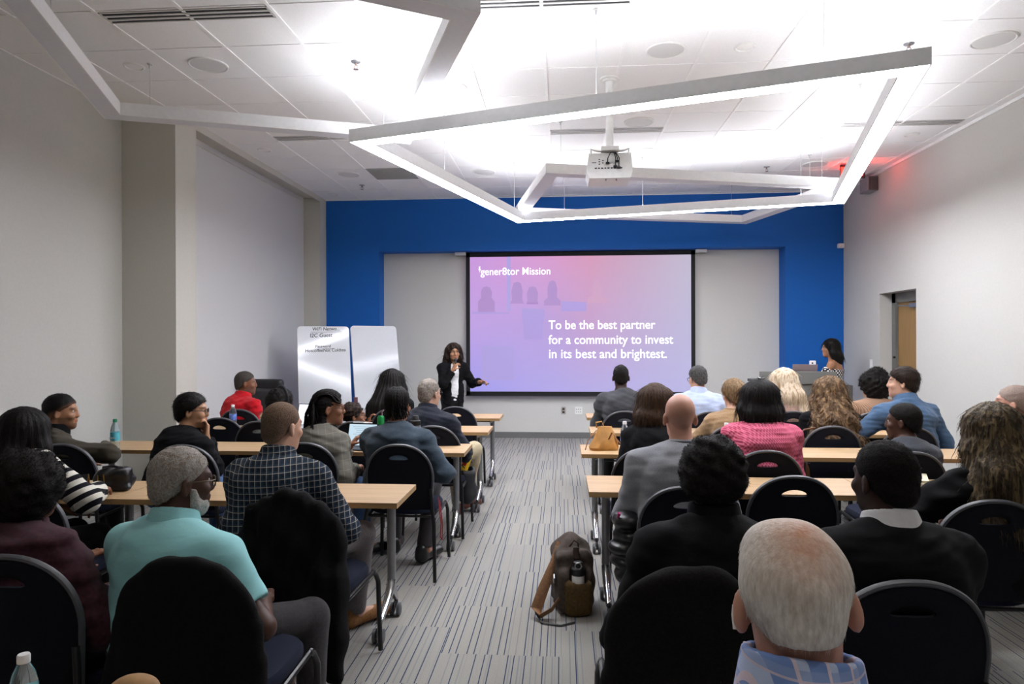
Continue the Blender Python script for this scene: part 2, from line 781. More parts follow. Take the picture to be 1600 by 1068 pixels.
M_doorw = wood('door_wood', '8a6a3e', 'a5834f', along=2)
M_frame = mat('grey_door_frame', '6b6b67', 0.5, var=0.04)
M_steel = mat('brushed_steel', 'a9aaad', 0.35, metal=0.9, var=0.05)
dr = empty('door_1', (dxx + 0.03, 9.0, 0))
tag(dr, kind='structure')
MB().ab((0.0, -0.385, 0.01), (0.045, 0.34, 2.05)).build('door_panel', M_doorw, dr)
mb = MB().ab((-0.03, 0.34, 0), (0.05, 0.445, dz)).ab((-0.03, -0.49, 0), (0.05, -0.385, dz)).ab((-0.03, -0.49, 2.05), (0.05, 0.445, dz))
mb.ab((-0.018, 0.325, 0), (0.0, 0.345, 2.05))
mb.build('door_frame', M_frame, dr)
mb = MB().ab((-0.06, -0.30, 1.97), (0.0, -0.06, 2.02)).tube([(-0.05, -0.1, 1.99), (-0.11, 0.1, 2.0), (-0.03, 0.30, 2.06)], 0.009)
mb.build('door_closer', M_steel, dr)
mb = MB().tube([(0.0, 0.27, 1.0), (-0.055, 0.27, 1.0), (-0.055, 0.17, 1.0)], 0.009).lathe([(0.028, 0), (0.028, 0.008)], (0, 0.27, 1.0), R=roty(-PI / 2))
mb.build('door_handle', M_steel, dr)
mb = MB().lathe([(0.016, 0), (0.016, 0.02), (0.008, 0.024)], (-0.03, 0.36, 1.33), R=roty(-PI / 2))
mb.build('lock_cylinder', M_black, dr)

# ------------------------------------------------------------------ things in the ceiling
M_grille = mat('speaker_grille', 'd6d6d4', 0.7, var=0.05, scale=400, bump=0.3, bscale=900)
M_dark = mat('dark_slot', '17181c', 0.7)
M_vent = mat('vent_frame', 'c9c8c4', 0.5, var=0.03)
M_gr2 = mat('grey_grille', '9a9b9c', 0.6, var=0.05)

SPK = [(-2.87, 5.34, 'above the bend of the unlit fixture'), (0.81, 5.355, 'beyond the projector pole, over the near lit beam'),
       (3.25, 5.37, 'nearest the right wall'), (-1.03, 9.0, 'far off, seen through the lit polygon, left of the projector'),
       (0.80, 7.085, 'just in front of the slot vent behind the projector pole'), (-0.99, 6.0, 'in the brightest tiles by the crossing beams'),
       (3.24, 8.97, 'near the red exit glow'), (-2.87, 8.98, 'on the far left, beside the grey return grille')]
sp0 = None
for x_, y_, w_ in SPK:
    lab = 'round white ceiling speaker ' + w_
    if sp0 is None:
        sp0 = empty('ceiling_speaker', (x_, y_, ZC), 0, lab, 'speaker', 'round ceiling speakers')
        MB().lathe([(0.155, 0.0), (0.155, -0.008), (0.146, -0.012), (0.138, -0.008), (0.138, 0)], n=40).build('rim', M_white, sp0, smooth=True)
        MB().lathe([(0.137, -0.001), (0.137, -0.007), (0.0005, -0.009)], n=40).build('grille', M_grille, sp0, smooth=True)
    else:
        o = copy_tree(sp0)
        o.location = (x_, y_, ZC)
        tag(o, lab)
DL = [(-3.49, 5.32, 'by the hanging cable near the left wall'), (-3.49, 7.76, 'over the pale wall between the columns'), (-3.5, 10.2, 'at the far left corner by the blue wall'),
      (-1.03, 7.78, 'behind the corner where the beams cross'), (1.40, 10.18, 'close to the blue wall, beyond the projector'),
      (1.41, 5.345, 'over the long near lit beam'), (3.84, 7.77, 'beside the far right slot vent'),
      (-1.03, 2.9, 'added in the near row, unseen above the left seats'), (1.41, 2.9, 'added in the near row, unseen above the right seats'),
      (-1.03, 0.46, 'added out of view, left of overhead, above the camera'), (1.41, 0.46, 'added out of view, right of overhead, above the camera'),
      (-1.03, -1.6, 'added behind the camera on the left'), (1.41, -1.6, 'added behind the camera on the right')]
dl0 = None
M_lens = mat('dim_lens', 'f2f2ef', 0.3, var=0.01)
dlamp = bpy.data.lights.new('downlight_fill_lamp', 'SPOT')
dlamp.energy = FILL_DOWNLIGHT
dlamp.color = (1.0, 0.96, 0.9)
dlamp.spot_size, dlamp.spot_blend, dlamp.shadow_soft_size = math.radians(120), 0.8, 0.06
for x_, y_, w_ in DL:
    lab = 'small round white recessed downlight ' + w_
    if dl0 is None:
        dl0 = empty('recessed_downlight', (x_, y_, ZC), 0, lab, 'ceiling light', 'recessed downlights')
        MB().lathe([(0.082, 0.0), (0.082, -0.004), (0.068, -0.010), (0.062, -0.002)], n=32).build('trim_ring', M_white, dl0, smooth=True)
        MB().lathe([(0.064, -0.001), (0.05, -0.004), (0.0005, -0.005)], n=32).build('lens', M_lens, dl0, smooth=True)
    else:
        o = copy_tree(dl0)
        o.location = (x_, y_, ZC)
        tag(o, lab)
    if y_ < 4:  # spots only in the unseen near rows, added to light heads and backs
        lo = bpy.data.objects.new('downlight_fill_lamp', dlamp)
        COL.objects.link(lo)
        lo.parent = dl0 if y_ == 5.32 else o
        lo.location = (0, 0, -0.012)
SPR = [(-1.653, 5.375, 'in the bright tiles near the upper left beam'), (2.646, 5.388, 'above the right end of the lit beam'),
       (2.663, 9.05, 'beyond the lit polygon toward the exit glow'), (-2.874, 9.62, 'at the far left near the blue wall')]
s0 = None
M_brass = mat('sprinkler_metal', '8f7d78', 0.3, metal=0.8)
for x_, y_, w_ in SPR:
    lab = 'fire sprinkler head hanging from the ceiling ' + w_
    if s0 is None:
        s0 = empty('sprinkler_head', (x_, y_, ZC), 0, lab, 'sprinkler', 'sprinkler heads')
        MB().lathe([(0.04, 0.0), (0.036, -0.008), (0.012, -0.010)], n=20).build('escutcheon', M_steel, s0, smooth=True)
        mb = MB().lathe([(0.010, -0.008), (0.010, -0.03), (0.004, -0.034)], n=10).lathe([(0.022, -0.062), (0.022, -0.065)], n=14)
        mb.tube([(0.011, 0, -0.028), (0.016, 0, -0.045), (0.004, 0, -0.062)], 0.003, 6).tube([(-0.011, 0, -0.028), (-0.016, 0, -0.045), (-0.004, 0, -0.062)], 0.003, 6)
        mb.build('deflector', M_brass, s0)
    else:
        o = copy_tree(s0)
        o.location = (x_, y_, ZC)
        tag(o, lab)


def slot_vent(xa, xb, ya, yb, lab):
    r = empty('slot_vent', ((xa + xb) / 2, (ya + yb) / 2, ZC), 0, lab, 'vent', 'ceiling slot vents')
    hx, hy = (xb - xa) / 2, (yb - ya) / 2
    MB().ab((-hx + 0.005, -hy + 0.005, -0.004), (hx - 0.005, hy - 0.005, 0.0)).build('dark_backing', M_dark, r)
    mb = MB().ab((-hx, -hy, -0.009), (hx, -hy + 0.012, 0)).ab((-hx, hy - 0.012, -0.009), (hx, hy, 0))
    mb.ab((-hx, -hy, -0.009), (-hx + 0.01, hy, 0)).ab((hx - 0.01, -hy, -0.009), (hx, hy, 0))
    mb.build('vent_frame', M_vent, r)
    for k in range(2):
        yy = -hy + 2 * hy * (k + 1) / 3
        MB().ab((-hx, yy - 0.011, -0.010), (hx, yy + 0.011, -0.002)).build('slat', M_vent, r)


slot_vent(-3.165, -1.975, 4.43, 4.585, 'long dark slotted ceiling vent at the upper left, with three black slots')
slot_vent(-0.73, 0.465, 4.43, 4.585, 'slotted vent at the top middle edge of the photo, in bright tiles')
slot_vent(-3.165, -1.975, 7.26, 7.40, 'slotted vent half hidden behind the unlit left beam')
slot_vent(-0.12, 1.08, 7.28, 7.42, 'slotted vent just behind the projector pole')
slot_vent(2.925, 4.125, 7.28, 7.42, 'slotted vent near the right wall, crossed by the lit beam')
r = empty('return_grille', (-2.265, 8.99, ZC), 0, 'square grey return air grille filling a ceiling tile, far left', 'vent')
MB().ab((-0.29, -0.29, -0.003), (0.29, 0.29, 0)).build('backing', M_gr2, r)
mb = MB()
for k in range(22):
    mb.box((0, -0.28 + k * 0.0267, -0.006), (0.29, 0.004, 0.005), rotx(0.5))
mb.build('louver', M_gr2, r)

# ------------------------------------------------------------------ hanging beam polygons
M_beam = mat('white_aluminium', 'efefef', 0.45, var=0.02)
M_diff = mat('unlit_diffuser', 'dfe1e8', 0.5, var=0.02)
E_down = emis('lit_diffuser', 'f4f6ff', STRIP_DOWN, 0.8)
E_up = emis('lit_top_strip', 'f6f7ff', STRIP_UP, 0.8)
M_wire = mat('steel_wire', 'c2c2c2', 0.4, metal=0.3)
BW, BH = 0.148, 0.10


def inset(poly, d):
    n = len(poly)
    c = np.mean(poly, 0)
    out = []
    for i in range(n):
        p, a, b = np.array(poly[i]), np.array(poly[i - 1]), np.array(poly[(i + 1) % n])
        res = []
        for q0, q1 in ((a, p), (p, b)):
            t = nrm(q1 - q0)
            nn = np.array([-t[1], t[0]])
            if nn @ (c - q0) < 0:
                nn = -nn
            res.append((nn, nn @ q0 + d))
        A = np.array([res[0][0], res[1][0]])
        out.append(np.linalg.solve(A, np.array([res[0][1], res[1][1]])))
    return out


def beam_ring(label, poly, zt, lit, up_sides, cables):
    org = np.mean(poly, 0)
    r = empty('pendant_light_polygon', (org[0], org[1], zt), 0, label, 'pendant light', 'hanging polygon lights')
    P = [np.array(p) - org for p in poly]
    inn = inset(P, BW)
    i1, i2 = inset(P, 0.008), inset(P, BW - 0.008)
    n = len(P)
    for i in range(n):
        j = (i + 1) % n
        q = [P[i], P[j], inn[j], inn[i]]
        e = [i1[i], i1[j], i2[j], i2[i]]
        mb = MB()
        # hollow profile: two sides, a top and a shelf above the diffuser
        fn = lambda u, v, d: (u, v, d)
        mb.prism([P[i], P[j], i1[j], i1[i]], -BH, 0, fn)
        mb.prism([i2[i], i2[j], inn[j], inn[i]], -BH, 0, fn)
        mb.prism(e, -BH + 0.012, -0.008, fn)
        s = mb.build('beam', M_beam, r)
        MB().prism(e, -BH + 0.0005, -BH + 0.012, fn).build('diffuser', E_down if lit else M_diff, s)
        if i in up_sides:
            MB().prism(e, -0.008, -0.002, fn).build('top_strip', E_up, s)
    for cx_, cy_ in cables:
        x_, y_ = cx_ - org[0], cy_ - org[1]
        MB().tube([(x_, y_, -0.005), (x_, y_, ZC - zt - 0.012)], 0.0022, 6).lathe([(0.006, -0.004), (0.006, 0.02), (0.002, 0.026)], (x_, y_, 0), 8) \
            .lathe([(0.018, ZC - zt - 0.010), (0.022, ZC - zt)], (x_, y_, 0), 16).lathe([(0.007, ZC - zt - 0.04), (0.007, ZC - zt - 0.012)], (x_, y_, 0), 8) \
            .build('suspension_cable', M_wire, r)


def onbeam(a, b, t, c, d=BW / 2):
    """point on the middle of the beam a-b"""
    a, b, c = np.array(a), np.array(b), np.array(c)
    q = a + (b - a) * t
    tt = nrm(b - a)
    nn = np.array([-tt[1], tt[0]])
    if nn @ (c - a) < 0:
        nn = -nn
    return q + nn * d


def ring_cables(poly, spots):
    c = np.mean(poly, 0)
    return [onbeam(poly[i], poly[(i + 1) % len(poly)], t, c) for i, t in spots]


ZM, ZL, ZF = 3.21, 3.46, 3.36
main = [atz(545, 222, ZM - BH), atz(1456, 100, ZM - BH), atz(1320, 318, ZM - BH), atz(808, 348, ZM - BH)]
beam_ring('brightly lit white four-sided beam light hanging in front of the projector', main, ZM, True, (0, 1, 2, 3),
          ring_cables(main, [(0, 0.50), (0, 0.86), (1, 0.55), (2, 0.12), (2, 0.58), (3, 0.08), (3, 0.6)]))


def isect(a, b, c, d):
    a, b, c, d = map(np.array, (a, b, c, d))
    A = np.array([b - a, -(d - c)]).T
    t = np.linalg.solve(A, c - a)
    return a + t[0] * (b - a)


zb = ZL - BH
v1, v2, v3 = atz(163, 185.6, zb), atz(641, 225, zb), atz(751, 21, zb)
v4 = isect(v1, atz(5.6, 5.6, zb), v3, atz(663, 1, zb))
left = [v1, v2, v3, tuple(v4)]
beam_ring('unlit white four-sided beam light hanging at the upper left by the left wall', left, ZL, False, (1,),
          ring_cables(left, [(0, 0.14), (0, 0.9), (1, 0.5), (3, 0.5)]))
zb = ZF - BH
far = [atz(853, 270, zb), atz(1335, 293, zb), atz(1166, 350, zb), atz(803, 338, zb)]
beam_ring('unlit white four-sided beam light farthest back, partly behind the projector', far, ZF, False, (),
          ring_cables(far, [(0, 0.05), (0, 0.9), (1, 0.3), (2, 0.08), (2, 0.8)]))

# projector on its pole
pr = empty('ceiling_projector', (0.415, 5.9, ZC), 0, 'white projector hanging from a ceiling pole in the middle of the room', 'projector')
MB().lathe([(0.085, 0), (0.085, -0.012), (0.06, -0.016), (0.06, -0.03)], n=28).build('ceiling_plate', M_white, pr, smooth=True)
MB().lathe([(0.032, -0.015), (0.032, -0.60)], n=20).build('pole', M_white, pr, smooth=True)
mb = MB().box((0, 0, -0.615), (0.075, 0.06, 0.02), bev=0.008)
for sx in (-1, 1):
    mb.tube([(sx * 0.03, 0, -0.628), (sx * 0.11, -0.03, -0.63), (sx * 0.16, -0.02, -0.612), (sx * 0.16, -0.02, -0.66)], 0.010, 8)
mb.build('mount', M_white, pr)
mb = MB()
mb.prism([(-0.18, -0.645), (0.18, -0.645), (0.195, -0.80), (0.175, -0.86), (-0.175, -0.86), (-0.2, -0.80)], -0.02, 0.30, lambda u, v, d: (u, d, v))
b_ = mb.build('projector_body', M_white, pr)
for k in range(9):
    MB().box((-0.12 + k * 0.027, -0.0215, -0.775), (0.007 if k % 2 else 0.009, 0.002, 0.005)).build('port', M_black, pr)
for k, (a, c) in enumerate([(-0.09, -0.70), (-0.09, -0.72), (-0.09, -0.74), (-0.06, -0.71), (-0.06, -0.73)]):
    MB().box((a, -0.0215, c), (0.006, 0.002, 0.004)).build('port', M_black, pr)
MB().box((-0.135, -0.0215, -0.727), (0.018, 0.0015, 0.003)).build('name_mark', M_black, pr)
mb = MB()
for (a, c, l) in [(-0.02, -0.735, 0), (0.06, -0.72, 1), (0.045, -0.765, 0), (0.075, -0.775, 1)]:
    mb.tube([(0.02, -0.02, -0.64), (0.02 + (a - 0.02) * 0.5, -0.08, -0.66), (a, -0.065, -0.70), (a, -0.03, c)], 0.0045, 6)
    mb.box((a, -0.032, c), (0.016, 0.012, 0.008), bev=0.003)
mb.build('cable_bundle', M_black, pr)
mb = MB().lathe([(0.045, 0), (0.045, 0.03), (0.035, 0.03)], (0.09, 0.30, -0.74), 24, rotx(-PI / 2))
mb.build('lens', M_black, pr)
for sx in (-0.03, 0.06):
    MB().lathe([(0.008, -0.86), (0.008, -0.875)], (sx, 0.02, 0), 10).build('foot', M_steel, pr)

# exit sign behind the lit beam, glowing red
ex = empty('exit_sign', (3.70, 8.95, ZC), 0, 'red glowing exit sign on the ceiling behind the right lit beam', 'exit sign')
MB().box((0, 0, -0.11), (0.15, 0.02, 0.09), bev=0.006).build('housing', M_black, ex)
MB().lathe([(0.05, 0), (0.05, -0.02)], n=16).build('canopy', M_black, ex)
E_red = emis('red_lettering', 'ff1a10', 14.0)
text('lettering', 'EXIT', 0.15, E_red, ex, Matrix.Translation((0, -0.022, -0.165)) @ FACE_CAM, 'CENTER', 0.004)
M4r = Matrix.Translation((0, 0.022, -0.165)) @ Matrix.Rotation(PI, 4, 'Z') @ FACE_CAM
text('lettering', 'EXIT', 0.15, E_red, ex, M4r, 'CENTER', 0.004)
lt = bpy.data.lights.new('exit_glow', 'AREA')
lt.energy = 6.0
lt.color = (1, 0.05, 0.03)
lt.size, lt.size_y, lt.shape = 0.26, 0.05, 'RECTANGLE'
lo = bpy.data.objects.new('exit_glow', lt)
COL.objects.link(lo)
lo.parent = ex
lo.location = (-0.05, -0.05, -0.16)
lo.rotation_euler = (math.radians(135), 0, math.radians(-25))

# small things on the walls
sb = empty('wall_speaker', (RW - 0.07, 9.6, 3.67), 0, 'small grey box on the right wall just under the ceiling', 'wall box')
MB().box((0, 0, 0), (0.07, 0.13, 0.10), bev=0.015).build('case', mat('grey_case', '8b8c8e', 0.5), sb)
MB().box((0, -0.132, 0), (0.06, 0.004, 0.09), bev=0.003).build('front_grille', mat('dark_grey_front', '4d4e50', 0.6), sb)  # front plate in a darker grey than the case
o = MB().box((4.2, D - 0.04, 2.98), (0.045, 0.035, 0.035), bev=0.012).build('corner_sensor', M_white)
tag(o, 'small white sensor high in the corner at the right end of the blue wall', 'sensor')
sw = empty('light_switch', (RW, 9.697, 1.23), 0, 'white light switch plate on the right wall beside the door recess', 'light switch')
MB().box((-0.004, 0, 0), (0.004, 0.036, 0.06), bev=0.002).build('plate', M_white, sw)
MB().box((-0.010, 0, 0), (0.005, 0.014, 0.03), bev=0.003).build('rocker', M_white, sw)
ou = empty('wall_outlet', (0.022, D2, 0.443), 0, 'brown two-gang socket outlet low on the grey wall under the screen', 'outlet')
MB().box((0, -0.004, 0), (0.036, 0.004, 0.06), bev=0.002).build('plate', mat('steel_plate', 'b2aea6', 0.4, metal=0.5), ou)
for dz_ in (0.025, -0.025):
    MB().box((0, -0.009, dz_), (0.018, 0.003, 0.016), bev=0.002).build('socket', mat('brown_socket', '3a2b26', 0.5), ou)
ou = empty('wall_plate', (0.262, D2, 0.443), 0, 'square white cable plate on the grey wall, right of the brown outlet', 'wall plate')
MB().box((0, -0.004, 0), (0.06, 0.004, 0.06), bev=0.002).build('plate', M_white, ou)
mb = MB()
for i in range(3):
    for j in range(2):
        mb.box((-0.03 + i * 0.03, -0.009, -0.02 + j * 0.04), (0.007, 0.002, 0.007))
mb.build('jack', mat('grey_jack', '9d9c98', 0.5), ou)

# ------------------------------------------------------------------ projection screen
SY = 10.82
sc = empty('projection_screen', (0.275, SY, 0.69), 0, 'large black-framed projection screen showing a pink and lilac slide', 'projection screen')


def pic_mat():
    t = NT('projected_slide')
    x, y, z = t.sep(t.coord())
    u = t.math('DIVIDE', t.math('ADD', x, 1.75), 3.5)
    v = t.math('DIVIDE', t.math('ADD', z, -0.06), 2.17)
    top = t.ramp(u, [(0.0, rgba('cf9ae0')), (0.3, rgba('df9fd6')), (0.55, rgba('dd9dbb')), (0.72, rgba('cfa9c2')), (1.0, rgba('c6bfd2'))])
    bot = t.ramp(u, [(0.0, rgba('a09cf0')), (0.25, rgba('b0a6ec')), (0.6, rgba('b7aee6')), (1.0, rgba('bdbae6'))])
    mid = t.ramp(u, [(0.0, rgba('c3a2e6')), (0.35, rgba('bb9fdd')), (0.55, rgba('c7a0cd')), (1.0, rgba('c1bcda'))])
    c = t.mix(t.math('SMOOTH_MIN', t.math('MULTIPLY', v, 2.0), 1.0, 0.1), bot, mid)
    f = t.math('MAXIMUM', t.math('SUBTRACT', t.math('MULTIPLY', v, 2.0), 1.0), 0.0)
    c = t.mix(f, c, top)
    nz = t.noise(3.0, 3, 0.6, stretch=(1.0, 1.0, 2.0))
    c = t.mix(t.math('MULTIPLY', nz, 0.12), c, rgba('9d93d6'))
    t.l(c, t.b.inputs['Emission Color'])
    t.base((0.02, 0.02, 0.02, 1))
    return t.set(Emission_Strength=0.95, Roughness=0.7)


MB().ab((-1.75, 0, 0.06), (1.75, 0.012, 2.22)).build('projected_slide', pic_mat(), sc)
mb = MB().ab((-1.81, -0.004, 0.0), (1.81, 0.02, 0.062)).ab((-1.81, -0.004, 2.217), (1.81, 0.02, 2.285))
mb.ab((-1.81, -0.004, 0.0), (-1.747, 0.02, 2.285)).ab((1.747, -0.004, 0.0), (1.81, 0.02, 2.285))
mb.build('black_border', mat('black_border', '0b0c0e', 0.7), sc)
mb = MB().ab((-1.98, -0.06, 2.245), (-1.81, 0.085, 2.29)).ab((1.81, -0.06, 2.245), (1.98, 0.085, 2.29)).ab((-1.98, 0.022, 2.245), (1.98, 0.085, 2.29))
mb.build('case', M_white, sc)
MB().ab((-1.82, -0.012, -0.012), (1.82, 0.024, 0.004)).build('weight_bar', mat('dark_bar', '1e1f2a', 0.5), sc)
E_txt = emis('slide_white', 'ffffff', 1.25)
SX = lambda px, py: (lambda p: (p[0] - 0.275, p[1] - 0.69))(aty(px, py, SY))


def slide_text(body, pxl, pxr, base, cap_px):
    a, b = SX(pxl, base), SX(pxr, base)
    size = 0.166 * cap_px / 11.5
    return text('slide_lettering', body, size, E_txt, sc, Matrix.Translation((a[0], -0.003, a[1])) @ FACE_CAM, 'LEFT', size * 0.012, width=b[0] - a[0])


slide_text('gener8tor Mission', 751, 860, 429.5, 11.5)
slide_text('To be the best partner', 857, 1024, 514, 14.0)
slide_text('for a community to invest', 857, 1052, 537, 14.0)
slide_text('in its best and brightest.', 857, 1042, 559, 14.0)
# the little bolt of the logo before the g
a = SX(748.5, 421)
MB().prism([(0.0, 0.05), (0.022, 0.05), (0.014, 0.012), (0.030, 0.012), (0.006, -0.05), (0.010, -0.008), (-0.008, -0.008)], -0.004, -0.002,
           lambda u, v, d: (a[0] + u, d, a[1] + v)).build('logo_mark', E_txt, sc)


def ghost(name, color, polys, st=0.95):
    m_ = emis('slide_' + name, color, st)
    for pl in polys:
        q = [SX(px, py) for px, py in pl]
        MB().prism(q, -0.0012, 0.0, lambda u, v, d: (u, d, v)).build('projected_' + name, m_, sc)


def blob(cx_, cy_, rx, ry, n=18):
    return [(cx_ + rx * math.cos(2 * PI * i / n), cy_ + ry * math.sin(2 * PI * i / n)) for i in range(n)]


def bust(cx_, top, hw, hh, sw_, bot):
    return [(cx_ - sw_, bot), (cx_ - sw_, top + hh * 2 + 6), (cx_ - hw, top + hh * 2), (cx_ - hw * 1.1, top + hh), (cx_ - hw * 0.7, top + 2), (cx_, top),
            (cx_ + hw * 0.7, top + 2), (cx_ + hw * 1.1, top + hh), (cx_ + hw, top + hh * 2), (cx_ + sw_, top + hh * 2 + 6), (cx_ + sw_, bot)]


ghost('person', 'b08cca', [bust(760, 447, 8, 9, 13, 487), bust(808, 440, 8, 14, 11, 474), bust(863, 438, 7, 13, 13, 477), bust(832, 447, 8, 11, 9, 472)])
ghost('figure', 'cfa0c4', [bust(933, 436, 6, 12, 15, 473)])
ghost('chair', 'ae9bdd', [[(815, 481), (851, 483), (847, 530), (819, 530)], [(877, 470), (916, 472), (916, 486), (877, 486)], [(737, 487), (796, 488), (796, 490), (737, 490)]])
ghost('post', 'afa0e0', [[(792, 400), (798, 400), (798, 486), (792, 486)], [(753, 540), (803, 541), (803, 594), (753, 593)]])

# ------------------------------------------------------------------ whiteboard
M_wb = mat('whiteboard_enamel', 'd3d6da', 0.11, var=0.01, spec=0.6)
M_ink = mat('marker_ink', '24272c', 0.6)
wb = empty('folding_whiteboard', (-2.95, 9.35, 0), 0, 'white two-panel folding whiteboard on wheels with handwritten wifi notes', 'whiteboard')


def panel(p0, p1, ztop, zbot, name, WB_TILT):
    p0, p1 = np.array(p0) - (-2.95, 9.35), np.array(p1) - (-2.95, 9.35)
    w_ = np.linalg.norm(p1 - p0)
    a_ = math.atan2(p1[1] - p0[1], p1[0] - p0[0])
    R_ = rotz(a_)
    poly = []
    r_ = 0.05
    for cx_, cz_, s_ in ((w_ - r_, ztop - r_, 0), (r_, ztop - r_, 90), (r_, zbot + r_, 180), (w_ - r_, zbot + r_, 270)):
        for k in range(6):
            t_ = math.radians(s_ + 90 * k / 5)
            poly.append((cx_ + r_ * math.cos(t_), cz_ + r_ * math.sin(t_)))
    mb = MB().prism(poly, -0.012, 0.012, lambda u, v, d: tuple(np.array([p0[0], p0[1], 0]) + R_ @ (rotx(-WB_TILT) @ np.array([u, d, v - ztop]) + np.array([0, 0, ztop]))))
    mb.build(name, M_wb, wb)
    return p0, R_, w_, a_


def reach(p0, yaw, px):
    """end of a panel that starts at p0, turned by yaw, and ends at pixel column px"""
    d = np.array([math.cos(yaw), math.sin(yaw)])
    best = min(np.arange(0.4, 1.4, 0.004), key=lambda w: abs(aty(px, 510, p0[1] + w * d[1])[0] - (p0[0] + w * d[0])))
    return np.array(p0) + best * d


WB_TILT, YL_, YR_ = math.radians(12), math.radians(27), math.radians(38)
pa0 = np.array([aty(464, 510, 9.02)[0], 9.02])
ZTOP = aty(464, 510, 9.15)[1]
pa1 = reach(pa0, YL_, 545)
q0, R0, w0, a0 = panel(pa0, pa1, ZTOP, 0.42, 'board_panel', WB_TILT)
pb0 = np.array([aty(547, 510, pa1[1] + 0.02)[0], pa1[1] + 0.02])
panel(pb0, reach(pb0, YR_, 618), ZTOP + 0.012, 0.42, 'board_panel', math.radians(10))
mb = MB()
for xq, yq in ((-0.58, -0.32), (0.0, 0.0), (0.55, 0.40)):
    mb.box((xq, yq, 0.24), (0.015, 0.015, 0.19)).box((xq, yq, 0.085), (0.018, 0.25, 0.018))
mb.build('stand_frame', M_steel, wb)
mb = MB()
for xq, yq in ((-0.58, -0.32), (0.0, 0.0), (0.55, 0.40)):
    for dy_ in (-0.22, 0.22):
        mb.lathe([(0.03, -0.012), (0.034, 0), (0.03, 0.012)], (xq, yq + dy_, 0.034), 14, roty(PI / 2))
mb.build('caster', M_black, wb)


def hand_note(body, px, py, size, under=False):
    # along the left panel
    T = Matrix.Translation(tuple(np.array([q0[0], q0[1], 0]))) @ Matrix.Rotation(a0, 4, 'Z')
    T = T @ Matrix.Translation((0, 0, ZTOP)) @ Matrix.Rotation(-WB_TILT, 4, 'X') @ Matrix.Translation((0, 0, -ZTOP))
    u = w0 * (px - 464) / 81.0
    z = ZTOP - (py - 510) / F_PX * 9.2 / math.cos(WB_TILT)
    o = text('handwriting', body, size, M_ink, wb, T @ Matrix.Translation((u, -0.0135, z)) @ FACE_CAM @ Matrix.Rotation(0.02, 4, 'Z'), 'LEFT', 0.0008, 0.95, shear=0.12)
    if under:
        mb = MB().prism([(u - 0.02, z - 0.018), (u + 0.40 * under, z - 0.012), (u + 0.40 * under, z - 0.016), (u - 0.02, z - 0.022)], -0.0135, -0.0128,
                        lambda a, b, d: tuple(np.array(T @ Vector((a, d, b)))))
        mb.build('underline', M_ink, wb)


hand_note('WiFi Netwo...', 487, 517, 0.068, 1.0)
hand_note('I2C Guest', 483, 527.5, 0.076)
hand_note('Password', 491, 544, 0.056, 0.6)
hand_note('HotcoffeeNot Coldtea', 475, 551, 0.062)

# ------------------------------------------------------------------ tables
M_top = wood('table_oak', 'a88862', 'c8aa84', along=0)
M_edge = wood('table_oak_edge', '9a7850', 'b4915f', along=0, scale=7)
M_leg = mat('grey_powder_coat', '8d8e90', 0.4, metal=0.5, var=0.04)
M_chrome = mat('polished_aluminium', 'c4c5c8', 0.22, metal=0.9, var=0.03)
M_wheel = mat('caster_grey', '5b5c60', 0.5, var=0.08)
M_tyre = mat('caster_tyre', '19191b', 0.6)
TH = 0.735
TD, TW = 0.455, 1.524


def make_table():
    r = empty('training_table', (0, 0, 0))
    mb = MB().box((0, 0, TH - 0.0015), (TW / 2, TD / 2, 0.0015))
    mb.cur = 1
    mb.box((0, 0, TH - 0.016), (TW / 2, TD / 2, 0.0128))
    mb.build('tabletop', [M_top, M_edge], r)
    MB().box((0, 0.08, TH - 0.055), (TW / 2 - 0.13, 0.03, 0.018)).build('under_rail', M_tyre, r)
    for sx in (-1, 1):
        x = sx * (TW / 2 - 0.11)
        mb = MB().tube([(x, 0.09, TH - 0.04), (x, 0.09, 0.21)], 0.024, 16)
        lg = mb.build('leg', M_leg, r, smooth=True)
        mb = MB().tube([(x, 0.09, 0.235), (x, 0.075, 0.2), (x, -0.03, 0.14), (x, -0.165, 0.095)], [0.026, 0.026, 0.02, 0.017], 12)
        mb.tube([(x, 0.09, 0.22), (x, 0.15, 0.13), (x, 0.185, 0.095)], [0.024, 0.02, 0.016], 12)
        mb.build('foot', M_chrome, lg, smooth=True)
        MB().box((x, 0.05, TH - 0.048), (0.012, 0.13, 0.02), bev=0.004).build('bracket', M_chrome, r)
        for y in (-0.17, 0.19):
            mb = MB()
            for d in (-0.019, 0.019):
                mb.lathe([(0.028, -0.011), (0.036, -0.008), (0.036, 0.008), (0.028, 0.011)], (x + d, y - 0.012, 0.0365), 20, roty(PI / 2))
            c = mb.build('caster', M_wheel, lg, smooth=True)
            mb = MB().lathe([(0.009, 0.05), (0.009, 0.10)], (x, y, 0), 10).box((x, y - 0.005, 0.066), (0.007, 0.03, 0.018), bev=0.005)
            mb.tube([(x, y - 0.046, 0.04), (x, y - 0.03, 0.072), (x, y + 0.008, 0.078), (x, y + 0.026, 0.05)], 0.013, 8, flat=0.5, hint=(1, 0, 0))
            mb.build('fork', M_tyre, c, smooth=True)
    return r


TABLES = []


def put_table(proto, x_end, y_near, side, label, rz=0.0):
    """x_end: the end by the aisle; side +1 runs to the right of it, -1 to the left"""
    o = proto if not TABLES else copy_tree(proto)
    o.location = (x_end + side * TW / 2, y_near + TD / 2, 0)
    o.rotation_euler = (0, 0, rz)
    TABLES.append(o)
    tag(o, label, 'table', 'wheeled training tables')
    return o


